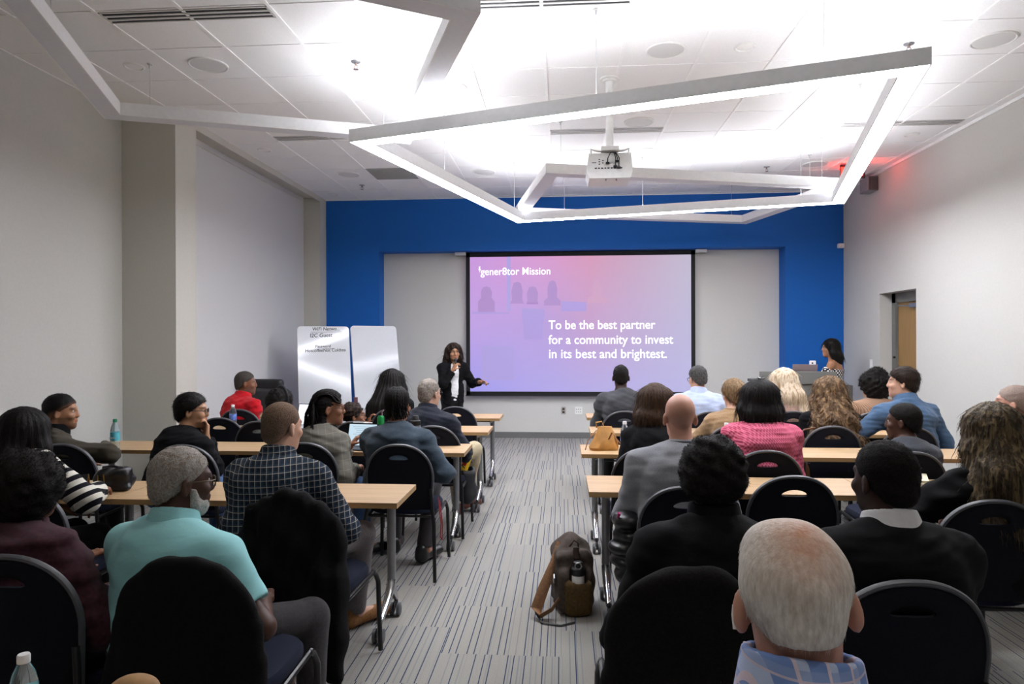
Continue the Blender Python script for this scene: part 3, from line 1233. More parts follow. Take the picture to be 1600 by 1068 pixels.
tp = make_table()
put_table(tp, -0.84, 3.40, -1, 'oak-topped wheeled table at the left of the aisle, nearest of its side')
put_table(tp, -0.84 - TW - 0.004, 3.40, -1, 'oak table carrying the black leather handbag, at the left wall')
put_table(tp, -0.72, 4.955, -1, 'oak table with the tablet on it, left of the aisle')
put_table(tp, -0.72 - TW - 0.004, 4.955, -1, 'oak table with the teal-labelled water bottle at the left wall')
put_table(tp, -0.67, 6.10, -1, 'oak table behind the grey flask, left of the aisle')
put_table(tp, -0.67 - TW - 0.004, 6.10, -1, 'oak table with the bright laptop, far left')
put_table(tp, -0.665, 7.20, -1, 'oak table farthest from the camera on the left of the aisle')
put_table(tp, -0.665 - TW - 0.004, 7.20, -1, 'oak table farthest back on the left, before the whiteboard')
put_table(tp, 0.145, 3.72, 1, 'oak table at which the bald man in grey sits, right of the aisle')
put_table(tp, 0.145 + TW + 0.004, 3.72, 1, 'oak table with the notebooks, before the woman with streaked hair')
put_table(tp, 0.14, 4.96, 1, 'oak table carrying the tan leather handbag, right of the aisle')
put_table(tp, 0.14 + TW + 0.004, 4.90, 1, 'oak table running to the right in front of the wavy-haired woman')
put_table(tp, 0.255, 6.11, 1, 'oak table at which the woman in tan sits, right of the aisle')
put_table(tp, 0.255 + TW + 0.004, 6.11, 1, 'oak table in front of the man in the denim shirt')
put_table(tp, 0.265, 7.32, 1, 'oak table farthest from the camera on the right, by the man in the dark suit')
put_table(tp, 0.265 + TW + 0.004, 7.32, 1, 'oak table farthest back, before the grey lectern')
put_table(tp, -0.60, 0.93, -1, 'oak table closest to the camera at the lower left, under the out-of-focus bottle')

# ------------------------------------------------------------------ chairs
M_cloth = mat('navy_black_fabric', '15171f', 0.95, var=0.25, scale=350, bump=0.25, bscale=800, spec=0.2)
M_seat = mat('navy_seat_fabric', '1b2030', 0.95, var=0.25, scale=350, bump=0.25, bscale=800, spec=0.2)
M_rim = mat('grey_plastic_rim', '4a4b4f', 0.45, var=0.05)
M_tubeb = mat('black_steel_tube', '121214', 0.35, var=0.1)
CH = 0.885                      # top of the backrest


def arch(n=44, w=0.215, zlo=0.46, zside=0.66, ztop=CH):
    pts = [(-w * 0.93, zlo)]
    for i in range(n + 1):
        a = PI - PI * i / n
        pts.append((w * math.copysign(abs(math.cos(a)) ** 0.9, math.cos(a)), zside + (ztop - zside) * math.sin(a) ** 0.9))
    pts.append((w * 0.93, zlo))
    return pts


def resample(pts, n, closed=True):
    P = np.array(pts + ([pts[0]] if closed else []))
    L = np.concatenate([[0], np.cumsum(np.linalg.norm(np.diff(P, axis=0), axis=1))])
    t = np.linspace(0, L[-1], n + (1 if closed else 0))
    Q = np.stack([np.interp(t, L, P[:, i]) for i in range(2)], 1)
    return Q[:-1] if closed else Q


def back_y(x, z):
    return -0.215 - 0.10 * (z - 0.45) + 0.55 * (x * x - 0.02)


def make_chair():
    r = empty('stacking_chair', (0, 0, 0))
    N = 64
    out = resample(arch(), N)
    c = np.array([0, 0.795])
    # slot near the top: flat below, curved above
    slot = []
    for i in range(N):
        d = out[i] - c
        a = math.atan2(d[1], d[0])
        x, z = 0.062 * math.cos(a), 0.017 * math.sin(a)
        slot.append((x, c[1] + z + 0.012 - 2.2 * x * x))
    slot = np.array(slot)
    vs, fs = [], []
    rings = 7
    for side in (1, -1):
        for k in range(rings):
            t = k / (rings - 1)
            for i in range(N):
                p = slot[i] * (1 - t) + out[i] * t
                th = 0.013 * side * (1 if k not in (0, rings - 1) else 0.6)
                vs.append((p[0], back_y(p[0], p[1]) + th, p[1]))
    o_ = rings * N
    for k in range(rings - 1):
        for i in range(N):
            j = (i + 1) % N
            fs.append((k * N + i, k * N + j, (k + 1) * N + j, (k + 1) * N + i))
            fs.append((o_ + k * N + j, o_ + k * N + i, o_ + (k + 1) * N + i, o_ + (k + 1) * N + j))
    for k in (0, rings - 1):
        for i in range(N):
            j = (i + 1) % N
            fs.append((k * N + i, k * N + j, o_ + k * N + j, o_ + k * N + i))
    MB().add(vs, fs).build('backrest', M_cloth, r, smooth=True)
    rim = resample(arch(w=0.219, ztop=CH + 0.004), 50, False)
    MB().tube([(p[0], back_y(p[0], p[1]) - 0.004, p[1]) for p in rim], 0.0085, 8, hint=(0, 1, 0), flat=1.5).build('back_rim', M_rim, r, smooth=True)
    mb = MB()
    ring = []
    for i in range(40):
        a = 2 * PI * i / 40
        ring.append((0.225 * math.copysign(abs(math.cos(a)) ** 0.55, math.cos(a)), 0.02 + 0.215 * math.copysign(abs(math.sin(a)) ** 0.55, math.sin(a))))
    lv = [(0.93, 0.418), (1.0, 0.428), (1.0, 0.45), (0.95, 0.466), (0.6, 0.472), (0.0, 0.472)]
    vs, fs = [], []
    for s_, z_ in lv:
        for x_, y_ in ring:
            vs.append((x_ * max(s_, 0.02), 0.02 + (y_ - 0.02) * max(s_, 0.02), z_))
    for k in range(len(lv) - 1):
        for i in range(40):
            j = (i + 1) % 40
            fs.append((k * 40 + i, k * 40 + j, (k + 1) * 40 + j, (k + 1) * 40 + i))
    fs.append(tuple(range(40))[::-1])
    fs.append(tuple((len(lv) - 1) * 40 + j for j in range(40)))
    mb.add(vs, fs).build('seat', M_seat, r, smooth=True)
    mb = MB()
    for sx in (-1, 1):
        mb.tube([(sx * 0.228, -0.235, 0.405), (sx * 0.228, 0.19, 0.42)], 0.011, 8)
    mb.tube([(-0.228, 0.14, 0.41), (0.228, 0.14, 0.41)], 0.009, 8).tube([(-0.228, -0.17, 0.405), (0.228, -0.17, 0.405)], 0.009, 8)
    mb.build('seat_frame', M_tubeb, r, smooth=True)
    for sx in (-1, 1):
        MB().tube([(sx * 0.228, 0.17, 0.42), (sx * 0.232, 0.20, 0.405), (sx * 0.238, 0.222, 0.36), (sx * 0.245, 0.235, 0.012)], 0.0125, 10).build('leg', M_tubeb, r, smooth=True)
        MB().tube([(sx * 0.205, back_y(0.2, 0.6) - 0.014, 0.60), (sx * 0.215, -0.238, 0.46), (sx * 0.228, -0.245, 0.38), (sx * 0.24, -0.285, 0.012)], 0.0125, 10).build('leg', M_tubeb, r, smooth=True)
    return r


CHAIRS = []
cp = make_chair()


def put_chair(px, py_top, Y, label, rz=0.0, top=CH):
    """the middle of the top of the backrest seen at pixel px, the backrest at depth Y"""
    X = aty(px, py_top, Y)[0]
    o = cp if not CHAIRS else copy_tree(cp)
    rz = math.radians(rz)
    by = back_y(0, CH)
    o.location = (X + math.sin(rz) * by, Y - math.cos(rz) * by, 0)
    o.rotation_euler = (0, 0, rz)
    CHAIRS.append(o)
    tag(o, label, 'chair', 'stacking chairs')
    return o


def depth_of(py, z, px=800):
    return F_PX * (H - z) / (py - 532.6)


put_chair(8, 899, 2.0, 'black chair at the lower left corner, under the person in maroon')
put_chair(284, 894, 1.98, 'black chair of the grey-haired man in the teal polo shirt')
put_chair(448, 790, 2.86, 'black chair hidden under a draped black coat, man in the checked shirt on it', -4)
put_chair(25, 790, 2.95, 'black chair of the person in the striped top, by the left wall')
put_chair(96, 700, 4.22, 'black round-backed chair of the man in the brown sweater, far left')
put_chair(285, 712, 4.22, 'black chair of the man with glasses in black')
put_chair(342, 657, 5.75, 'empty black chair with a bright handle slot, right of the man in black')
put_chair(404, 662, 5.52, 'black chair behind the buzz-cut man in the checked shirt')
put_chair(474, 694, 4.36, 'black chair of the woman with braids')
put_chair(622, 694, 4.32, 'black chair of the man with short locs, seen whole from behind')
put_chair(676, 664, 5.28, 'black chair of the older man in the navy jacket')
put_chair(711, 637, 6.85, 'empty black chair below the standing presenter')
put_chair(372, 640, 6.48, 'black chair of the man in the red shirt')
put_chair(555, 668, 5.55, 'black chair of the boy with curly hair')
put_chair(612, 645, 6.60, 'black chair of the woman with very long black hair')
put_chair(1078, 900, 1.98, 'black chair with a dark fleece over it, under the man with the afro')
put_chair(1428, 908, 1.95, 'navy black chair of the man with the white collar')
put_chair(1074, 765, 3.14, 'black chair of the bald man in the grey blazer', -6)
put_chair(1242, 742, 3.42, 'empty black chair with a clear handle slot, middle right')
put_chair(1555, 778, 2.95, 'black chair of the woman with long streaked hair, at the right edge')
put_chair(1200, 704, 4.20, 'black chair of the woman in the pink knit top')
put_chair(1012, 706, 4.25, 'black chair of the brown-haired woman in black')
put_chair(976, 643, 6.48, 'black chair of the man in the dark grey suit')
put_chair(1112, 641, 6.47, 'black chair of the man in the pale blue shirt')
put_chair(1148, 668, 5.42, 'black chair of the woman in the tan top')
put_chair(1240, 642, 6.55, 'black chair of the blonde woman')
put_chair(1302, 665, 5.42, 'black chair of the woman with long wavy brown hair')
put_chair(1424, 666, 5.38, 'black chair of the man in the denim shirt')
put_chair(1368, 645, 6.5, 'black chair of the woman with dark curls')
put_chair(1425, 704, 4.20, 'black chair of the boy in the grey shirt')
put_chair(1580, 690, 4.12, 'black chair of the balding man at the right edge')
put_chair(1250, 1040, 0.68, 'chair closest to the camera, under the white-haired man')

# ------------------------------------------------------------------ people
def skin_mat(name, rough=0.48):
    if name in MATS:
        return MATS[name]
    t = NT(name)
    at = t.n('ShaderNodeAttribute', attribute_name='tint')
    nz = t.noise(90, 3)
    c = t.mix(t.math('MULTIPLY', nz, 0.16), at.outputs[0], (0.05, 0.012, 0.008, 1))
    t.base(c)
    t.bump(t.noise(420, 2), 0.12, 0.002)
    MATS[name] = t.set(Roughness=rough, Specular_IOR_Level=0.4)
    return t.m


M_skin = skin_mat('skin')


def hair_mat(name, a, b, c=None, stretch=(160, 160, 14), rough=0.6, spec=0.2, fade=None):
    t = NT(name)
    n1 = t.noise(1.0, 3, 0.6, stretch=stretch)
    col = t.ramp(n1, [(0.33, rgba(a)), (0.66, rgba(b))])
    if c:
        n2 = t.noise(1.0, 2, 0.5, stretch=tuple(v * 0.35 for v in stretch))
        col = t.mix(t.ramp(n2, [(0.5, (0, 0, 0)), (0.62, (1, 1, 1))]), col, rgba(c))
    if fade:
        at = t.n('ShaderNodeAttribute', attribute_name='tint')
        sp = t.noise(520, 2)
        f = t.math('MULTIPLY', t.sep(at.outputs['Vector'])[0], t.math('MULTIPLY_ADD', sp, 0.9, 0.5))
        col = t.mix(t.math('MINIMUM', f, 1.0), col, rgba(fade))
    t.base(col)
    t.bump(n1, 0.6, 0.004)
    return t.set(Roughness=rough, Specular_IOR_Level=spec)


SKINS = {'light': 'd3a58c', 'pink': 'd29c86', 'tan': 'b07f5f', 'olive': 'b98a69', 'brown': '7d5138', 'dark': '4a2e21', 'deep': '38231b', 'mid': '93644a'}


def ik(S, W, l1, l2, hint):
    S, W = np.asarray(S, float), np.asarray(W, float)
    d = np.linalg.norm(W - S)
    if d > (l1 + l2) * 0.985:
        W = S + (W - S) * (l1 + l2) * 0.985 / d
        d = (l1 + l2) * 0.985
    w = (W - S) / d
    a = (l1 * l1 - l2 * l2 + d * d) / (2 * d)
    h = math.sqrt(max(l1 * l1 - a * a, 0))
    hint = np.asarray(hint, float)
    p = nrm(hint - w * (hint @ w))
    return S + w * a + p * h, W


def strands(P, Q, n, length, seed, flow='down', r=0.0012, m=6, sel=None, curl=0.25, lift=0.15):
    rg = np.random.RandomState(seed)
    e1, e2 = P[Q[:, 2]] - P[Q[:, 0]], P[Q[:, 3]] - P[Q[:, 1]]
    N = np.cross(e1, e2)
    N /= np.linalg.norm(N, axis=1)[:, None] + 1e-12
    C = P[Q].mean(1)
    ok = np.arange(len(C)) if sel is None else np.nonzero(sel(C))[0]
    if len(ok) == 0:
        return P, Q
    pick = rg.choice(ok, n)
    p, nn = C[pick], N[pick]
    down = np.array([0, 0, -1.0])
    tan = down - nn * (nn @ down)[:, None]
    tan /= np.linalg.norm(tan, axis=1)[:, None] + 1e-6
    if flow == 'down':
        d = tan + lift * nn
    elif flow == 'out':
        d = nn + 0.6 * rg.normal(size=nn.shape)
    else:
        d = 0.8 * tan + lift * nn + 0.3 * rg.normal(size=nn.shape)
    d /= np.linalg.norm(d, axis=1)[:, None]
    L = length * rg.uniform(0.5, 1.2, n)
    path = [p - nn * 0.003]
    ph = rg.uniform(0, 6.28, (n, 3))
    for i in range(m - 1):
        wob = curl * np.sin(ph + i * 1.9)
        g = down * 0.25 if flow == 'down' else 0
        dd = d + wob + g
        dd /= np.linalg.norm(dd, axis=1)[:, None]
        path.append(path[-1] + dd * (L / (m - 1))[:, None])
        if flow == 'down':
            d = 0.7 * d + 0.3 * dd
    T = np.stack(path, 1)
    u = np.cross(d, rg.normal(size=d.shape))
    u /= np.linalg.norm(u, axis=1)[:, None] + 1e-9
    v = np.cross(d, u)
    rad = r * np.linspace(1, 0.25, m)
    ring = []
    for j in range(3):
        a = 2 * PI * j / 3
        off = math.cos(a) * u + math.sin(a) * v
        ring.append(T + off[:, None, :] * rad[None, :, None])
    VV = np.stack(ring, 2)                      # n,m,3,3
    base = len(P) + np.arange(n)[:, None, None] * (m * 3) + np.arange(m - 1)[None, :, None] * 3
    j = np.arange(3)[None, None, :]
    q = np.stack([base + j, base + (j + 1) % 3, base + 3 + (j + 1) % 3, base + 3 + j], -1).reshape(-1, 4)
    return np.concatenate([P, VV.reshape(-1, 3)]), np.concatenate([Q, q])


def tube_arrays(path, rad, n=7):
    mb = MB().tube(path, rad, n, cap=False)
    return np.array(mb.v), np.array(mb.f)


def join(parts):
    Ps, Qs, o = [], [], 0
    for P, Q in parts:
        Ps.append(P)
        Qs.append(Q + o)
        o += len(P)
    return np.concatenate(Ps), np.concatenate(Qs)


PEOPLE = []


def person(label, px, py, Y, skin='tan', s=1.0, hs=0.97, yaw=0.0, hy=0.0, hp=0.0, hr=0.0, lean=0.07, side=0.0, shw=0.178, bulk=1.0, bw=0.0,
           top=None, sleeve='long', fit=0.012, wrinkle=0.003, collar=None, collar_kind='shirt', pants=None, shoes=None,
           arms=(None, None), legs=(None, None), hair=None, beard=None, stubble=0.0, scalp=0.0, brow=True, stand=False, vox=0.009,
           eyes=True, hand_curl=0.5, seat_z=0.57, seed=0, extra=None, color_fn=None, jacket_hem=0.0, jacket=None, top_cut=None, neck=0.165, shrug=0.0):
    rg = np.random.RandomState(seed + 11)
    Xh, Zt = aty(px, py, Y)
    hpad = (hair or {}).get('pad', 0.01)
    Rt = rotz(math.radians(yaw))
    Rh = rotz(math.radians(yaw + hy)) @ rotx(-math.radians(hp)) @ roty(math.radians(hr))
    rv, fv, up = Rt[:, 0], Rt[:, 1], V(0, 0, 1)
    Hc = V(Xh, Y, Zt - hpad - 0.131 * hs)
    hl = lambda x, y, z: Hc + Rh @ (hs * V(x, y, z))
    tofl = lambda P: ((P - Hc) @ Rh) / hs
    Nb = Hc - fv * 0.048 * s - up * neck * s
    if stand:
        Pp = Nb - fv * lean - rv * side - up * 0.50 * s
    else:
        Pp = Nb - fv * lean - rv * side
        Pp[2] = seat_z
    root = empty('person', (Pp[0], Pp[1], 0), 0, label, 'person', None)
    org = (Pp[0], Pp[1], 0)
    L = lambda x, y, z: V(Pp[0], Pp[1], 0) + rv * x + fv * y + up * z
    t = Nb - Pp
    sh = [Nb + rv * (sx * shw * s) - up * (0.062 * s - shrug) + fv * 0.012 for sx in (-1, 1)]
    l1, l2 = 0.285 * s, 0.25 * s
    A = []
    for i, sx in enumerate((-1, 1)):
        a = arms[i]
        if a is None:
            a = dict(w=(sx * 0.09, 0.33, 0.66))
        W = L(*a['w']) if 'w' in a else hl(*a['hl'])
        hint = rv * (sx * a.get('out', 0.22)) - up * 0.9 - fv * a.get('back', 0.35)
        if 'hint' in a:
            hint = rv * a['hint'][0] + fv * a['hint'][1] + up * a['hint'][2]
        E, W = ik(sh[i], W, l1, l2, hint)
        A.append((sh[i], E, W, a))
    Lg = []
    for i, sx in enumerate((-1, 1)):
        hip = Pp + rv * (sx * 0.088 * s) - up * 0.025
        g_ = legs[i]
        if stand:
            knee, ank = L(sx * 0.085 * s, 0.03, Pp[2] * 0.53), L(sx * 0.09 * s, -0.02, 0.09)
        else:
            knee, ank = L(sx * 0.11, 0.42 * s, 0.515), L(sx * 0.11, 0.44 * s, 0.09)
        toe = None
        if g_:
            if g_.get('knee'):
                knee = L(*g_['knee'])
            if g_.get('ankle'):
                ank = L(*g_['ankle'])
            if g_.get('toe'):
                toe = L(*g_['toe'])
        if toe is None:
            toe = ank + fv * 0.15 + rv * sx * 0.02
            toe[2] = 0.045
        Lg.append((hip, knee, ank, toe))

    def torso(sd, o, b=1.0):
        w = b * s * bulk
        sd.ecap(Pp - up * 0.02, Pp + t * 0.28, 0.165 * w + o, 0.150 * w + bw + o, 0.74, rv, 0.06)
        sd.ecap(Pp + t * 0.22, Pp + t * 0.70, 0.150 * w + bw + o, 0.158 * w + o, 0.70, rv, 0.07)
        sd.ell(Pp + t * 0.74 - fv * 0.015, V(0.165 * w + o, 0.112 * w + o, 0.14 * s + o), Rt, 0.06)
        for i in (0, 1):
            inn = Nb + rv * ((-1, 1)[i] * 0.03) - up * 0.005
            sd.cap(inn, sh[i] - up * 0.008, 0.052 * s + o, 0.056 * s + o, 0.05)

    # the body: one surface, head to feet
    b = Solid()
    torso(b, -0.006)
    b.cap(Nb - up * 0.02, hl(0, -0.018, -0.05), 0.060 * s, 0.056 * hs, 0.05)
    b.ell(hl(0, -0.012, 0.045), V(0.0755, 0.097, 0.086) * hs, Rh, 0.02)
    b.ell(hl(0, 0.030, -0.02), V(0.062, 0.064, 0.085) * hs, Rh, 0.03)
    b.ell(hl(0, 0.036, -0.072), V(0.050, 0.050, 0.040) * hs, Rh, 0.03)
    b.cap(hl(0, 0.070, -0.094), hl(0, 0.072, -0.097), 0.020 * hs, k=0.03)
    b.cap(hl(-0.033, 0.080, 0.030), hl(0.033, 0.080, 0.030), 0.013 * hs, k=0.02)
    for sx in (-1, 1):
        b.ell(hl(sx * 0.031, 0.100, 0.010), V(0.018, 0.016, 0.012) * hs, Rh, 0.014, '-')
        b.ell(hl(sx * 0.042, 0.068, -0.022), V(0.022, 0.02, 0.02) * hs, Rh, 0.02)
        Re = Rh @ rotz(sx * 0.5) @ rotx(-0.15)
        b.ell(hl(sx * 0.079, -0.006, -0.004), V(0.0115, 0.019, 0.033) * hs, Re, 0.008)
        b.ell(hl(sx * 0.089, 0.000, 0.0), V(0.007, 0.010, 0.019) * hs, Re, 0.006, '-')
    b.cap(hl(0, 0.090, 0.022), hl(0, 0.105, -0.020), 0.009 * hs, 0.0125 * hs, 0.016)
    b.ell(hl(0, 0.098, -0.026), V(0.018, 0.012, 0.010) * hs, Rh, 0.01)
    b.ell(hl(0, 0.090, -0.051), V(0.024, 0.012, 0.006) * hs, Rh, 0.008)
    b.ell(hl(0, 0.088, -0.062), V(0.021, 0.012, 0.007) * hs, Rh, 0.008)
    for i, (S0, E, W, a) in enumerate(A):
        sx = (-1, 1)[i]
        b.cap(S0, E, 0.046 * s, 0.039 * s, 0.04)
        b.cap(E, W, 0.040 * s, 0.027 * s, 0.03)
        # hand
        d = nrm(W - E)
        if 'dir' in a:
            d = nrm(rv * a['dir'][0] + fv * a['dir'][1] + up * a['dir'][2])
        pn = a.get('palm', (0, 0, -1))                   # the way the palm looks
        pn = rv * pn[0] + fv * pn[1] + up * pn[2]
        pn = nrm(pn - d * (pn @ d))
        c = np.cross(d, pn)
        th = -1 if (c @ rv) * sx > 0 else 1              # thumb lies toward the middle of the body
        if 'thumb' in a:
            th = a['thumb']
        cl = a.get('curl', hand_curl)
        q = 0.93 * s
        Rp = np.stack([c, d, pn], 1)
        b.rbox(W + d * 0.048 * q, V(0.040, 0.052, 0.015) * q, 0.013 * q, Rp, 0.02)
        for k in range(4):
            u = (-0.030 + 0.020 * k) * th * -1
            base = W + d * 0.092 * q + c * (u * q)
            ln = (0.043, 0.047, 0.044, 0.035)[k]
            ang = 0.25 + cl * 0.75
            dd, p0, rad = d, base, 0.0092 * q
            for seg, f in enumerate((1.0, 0.62, 0.48)):
                aa = ang * (0.6 if seg == 0 else 1.0)
                dd = nrm(dd * math.cos(aa) + pn * math.sin(aa)) if seg == 0 else nrm(math.cos(aa) * dd + math.sin(aa) * nrm(pn * (dd @ d) - d * (dd @ pn)))
                p1 = p0 + dd * ln * f * q
                b.cap(p0, p1, rad, rad * 0.93, 0.006)
                p0, rad = p1, rad * 0.93
        t0 = W + d * 0.022 * q + c * (th * 0.030 * q)
        t1 = t0 + (c * th * 0.62 + d * 0.7 + pn * 0.35) * 0.045 * q
        t2 = t1 + (c * th * 0.15 + d * 0.85 + pn * (0.3 + 0.5 * cl)) * 0.034 * q
        b.cap(t0, t1, 0.0135 * q, 0.0105 * q, 0.012)
        b.cap(t1, t2, 0.0105 * q, 0.0085 * q, 0.005)
    for hip, knee, ank, toe in Lg:
        b.cap(hip, knee, 0.078 * s, 0.054 * s, 0.04)
        b.cap(knee, knee + (ank - knee) * 0.35, 0.053 * s, 0.052 * s, 0.03)
        b.cap(knee + (ank - knee) * 0.35, ank, 0.052 * s, 0.036 * s, 0.03)
        b.cap(ank - up * 0.03, toe, 0.036 * s, 0.028, 0.03)
    base = np.array(lin(SKINS.get(skin, skin)))
    lipc = base * np.array([0.95, 0.62, 0.62])
    hairc = np.array((hair or {}).get('tone', (0.02, 0.015, 0.012)))

    def tint(P):
        l = tofl(P)
        col = np.tile(base, (len(P), 1))
        lip = np.exp(-((l[:, 0] / 0.024) ** 4 + ((l[:, 2] + 0.056) / 0.010) ** 4)) * (l[:, 1] > 0.075)
        col = col * (1 - lip[:, None]) + lipc * lip[:, None]
        if brow:
            bz = 0.036 - 2.0 * (np.abs(l[:, 0]) - 0.033) ** 2 * 4
            m = np.exp(-(((np.abs(l[:, 0]) - 0.034) / 0.021) ** 4 + ((l[:, 2] - bz) / 0.0055) ** 4)) * (l[:, 1] > 0.06)
            col = col * (1 - 0.85 * m[:, None]) + hairc * 0.85 * m[:, None]
        if stubble:
            m = (l[:, 2] < -0.03) & (l[:, 2] > -0.14) & (l[:, 1] > -0.005 + 0.0 * l[:, 2]) & (np.abs(l).max(1) < 0.15)
            m = m & ~((np.abs(l[:, 0]) < 0.03) & (l[:, 2] > -0.075) & (l[:, 2] < -0.04) & (l[:, 1] > 0.08))
            col[m] = col[m] * (1 - stubble) + hairc * stubble
        if scalp:
            m = (l[:, 2] > 0.015 + 0.85 * l[:, 1]) & (l[:, 2] > -0.085) & (np.abs(l).max(1) < 0.16)
            f = scalp * np.clip((0.05 - l[:, 2]) / 0.1 + 0.35, 0.15, 1)[:, None]
            col = np.where(m[:, None], col * (1 - f) + hairc * f, col)
        if color_fn:
            col = color_fn(l, col)
        return col
    P, Q = b.mesh(vox, None, 1)
    np_mesh('body', P, Q, M_skin, root, org, tint(P))

    if eyes:
        for sx in (-1, 1):
            Rl = Rh @ rotx(-PI / 2)
            mb = MB()
            pr_ = [(0.0117 * hs * math.sin(a), 0.0117 * hs * math.cos(a)) for a in np.linspace(0.02, PI / 2, 9)][::-1]
            mb.lathe(pr_, hl(sx * 0.031, 0.0775, 0.010) - np.array(org), 14, Rl)
            o = mb.build('eye', [EYE_W, EYE_I], root, smooth=True)
            ix = [i for i, f_ in enumerate(o.data.polygons) if len(f_.vertices) > 4 or i >= 14 * 5]
            for i in ix:
                o.data.polygons[i].material_index = 1 if i < len(o.data.polygons) else 0

    # clothing
    w1_, w2_ = waves(40, wrinkle, seed + 3, 6, (0.7, 0.7, 1.6)), waves(105, wrinkle * 0.45, seed + 4, 7, (0.6, 0.6, 1.5))
    wr = lambda P: w1_(P) + w2_(P)
    if top is not None:
        sd = Solid()
        torso(sd, fit)
        if jacket_hem:
            sd.ecap(Pp + up * 0.02, Pp - up * jacket_hem, 0.150 * s * bulk + fit + bw, 0.178 * s * bulk + fit + bw, 0.74, rv, 0.06)
        for i, (S0, E, W, a) in enumerate(A):
            if sleeve == 'none':
                continue
            if sleeve == 'short':
                d = nrm(E - S0)
                q = S0 + d * 0.20 * s
                sd.cap(S0, E, 0.058 * s + fit, 0.056 * s + fit, 0.05, cut=(q, d))
            elif sleeve == 'rolled':
                sd.cap(S0, E, 0.050 * s + fit, 0.045 * s + fit, 0.05)
                d = nrm(W - E)
                q = E + d * 0.10 * s
                sd.cap(E, W, 0.046 * s + fit, 0.040 * s + fit, 0.03, cut=(q, d))
            else:
                sd.cap(S0, E, 0.050 * s + fit, 0.045 * s + fit, 0.05)
                d = nrm(W - E)
                sd.cap(E, W + d * 0.02, 0.045 * s + fit, 0.034 * s + fit, 0.03, cut=(W - d * 0.012, d))
        if not jacket_hem:
            sd.plane(Pp - up * (0.10 if not stand else 0.16), V(0, 0, -1))
        else:
            sd.plane(Pp - up * jacket_hem, V(0, 0, -1))
        if top_cut is not None:
            sd.plane(Nb - up * top_cut, V(0, 0, 1))
        solid('top', sd, max(vox, 0.007), top, root, org, wr, 2)
    if jacket is not None:
        sd = Solid()
        jf = fit + 0.012
        torso(sd, jf)
        sd.ecap(Pp + up * 0.05, Pp - up * jacket['hem'], 0.150 * s * bulk + jf, 0.172 * s * bulk + jf, 0.76, rv, 0.06)
        for i, (S0, E, W, a) in enumerate(A):
            d = nrm(W - E)
            sd.cap(S0, E, 0.052 * s + jf, 0.046 * s + jf, 0.05)
            sd.cap(E, W + d * 0.02, 0.046 * s + jf, 0.038 * s + jf, 0.03, cut=(W - d * 0.02, d))
        w_ = jacket['open']
        sd.rbox(Pp + t * 0.3 + fv * 0.16 - up * 0.1, V(w_, 0.13, 0.42), 0.03, Rt, 0.015, '-')
        sd.cap(Nb + fv * 0.13 + up * 0.06, Nb + fv * 0.10 - up * 0.22, 0.075, w_, 0.015, '-')
        sd.plane(Pp - up * jacket['hem'], V(0, 0, -1))
        solid('jacket', sd, max(vox, 0.007), jacket['mat'], root, org, wr, 2)
    if collar is not None:
        n0, n1 = Nb - up * 0.02, hl(0, -0.018, -0.05)
        ax = nrm(n1 - n0)
        sd = Solid()
        if collar_kind == 'shirt':
            sd.cap(n0 + ax * 0.02, n0 + ax * 0.12 * s, 0.104 * s, 0.072 * s, 0.01)
            sd.cap(n0 - ax * 0.05, n1 + ax * 0.05, 0.064 * s, 0.064 * s, 0.004, '-')
            c0 = n0 + ax * 0.104 * s
            tilt = nrm(ax + 0.10 * fv)
            sd.plane(c0, tilt)
            sd.plane(n0 + ax * 0.040 * s, -nrm(ax - 0.1 * fv))
        elif collar_kind == 'tall':
            sd.cap(n0 + ax * 0.02, n0 + ax * 0.15 * s, 0.098 * s, 0.076 * s, 0.01)
            sd.cap(n0 - ax * 0.05, n1 + ax * 0.09, 0.066 * s, 0.066 * s, 0.004, '-')
            sd.plane(n0 + ax * 0.138 * s, nrm(ax + 0.06 * fv))
            sd.plane(n0 + ax * 0.03 * s, -ax)
        elif collar_kind == 'stand':
            sd.cap(n0, n0 + ax * 0.13 * s, 0.100 * s, 0.076 * s, 0.01)
            sd.cap(n0 - ax * 0.05, n1 + ax * 0.05, 0.066 * s, 0.062 * s, 0.004, '-')
            sd.plane(n0 + ax * 0.115 * s, nrm(ax - 0.1 * fv))
            sd.plane(n0, -ax)
        else:
            sd.cap(n0, n0 + ax * 0.10 * s, 0.100 * s, 0.078 * s, 0.01)
            sd.cap(n0 - ax * 0.05, n1 + ax * 0.05, 0.066 * s, 0.062 * s, 0.004, '-')
            sd.plane(n0 + ax * 0.082 * s, nrm(ax - 0.1 * fv))
            sd.plane(n0 + ax * 0.01, -ax)
        solid('collar', sd, min(vox, 0.0055), collar, root, org, None, 2)
    if pants is not None:
        sd = Solid()
        sd.ecap(Pp - up * 0.03, Pp + t * 0.18, 0.168 * s * bulk + 0.006, 0.155 * s * bulk + 0.006, 0.74, rv, 0.06)
        for hip, knee, ank, toe in Lg:
            d = nrm(ank - knee)
            sd.cap(hip, knee, 0.088 * s, 0.066 * s, 0.05)
            sd.cap(knee, ank + d * 0.05, 0.066 * s, 0.052 * s, 0.03, cut=(ank - d * 0.01, d))
        solid('trousers', sd, max(vox, 0.008), pants, root, org, waves(30, 0.003, seed + 9, 5), 2)
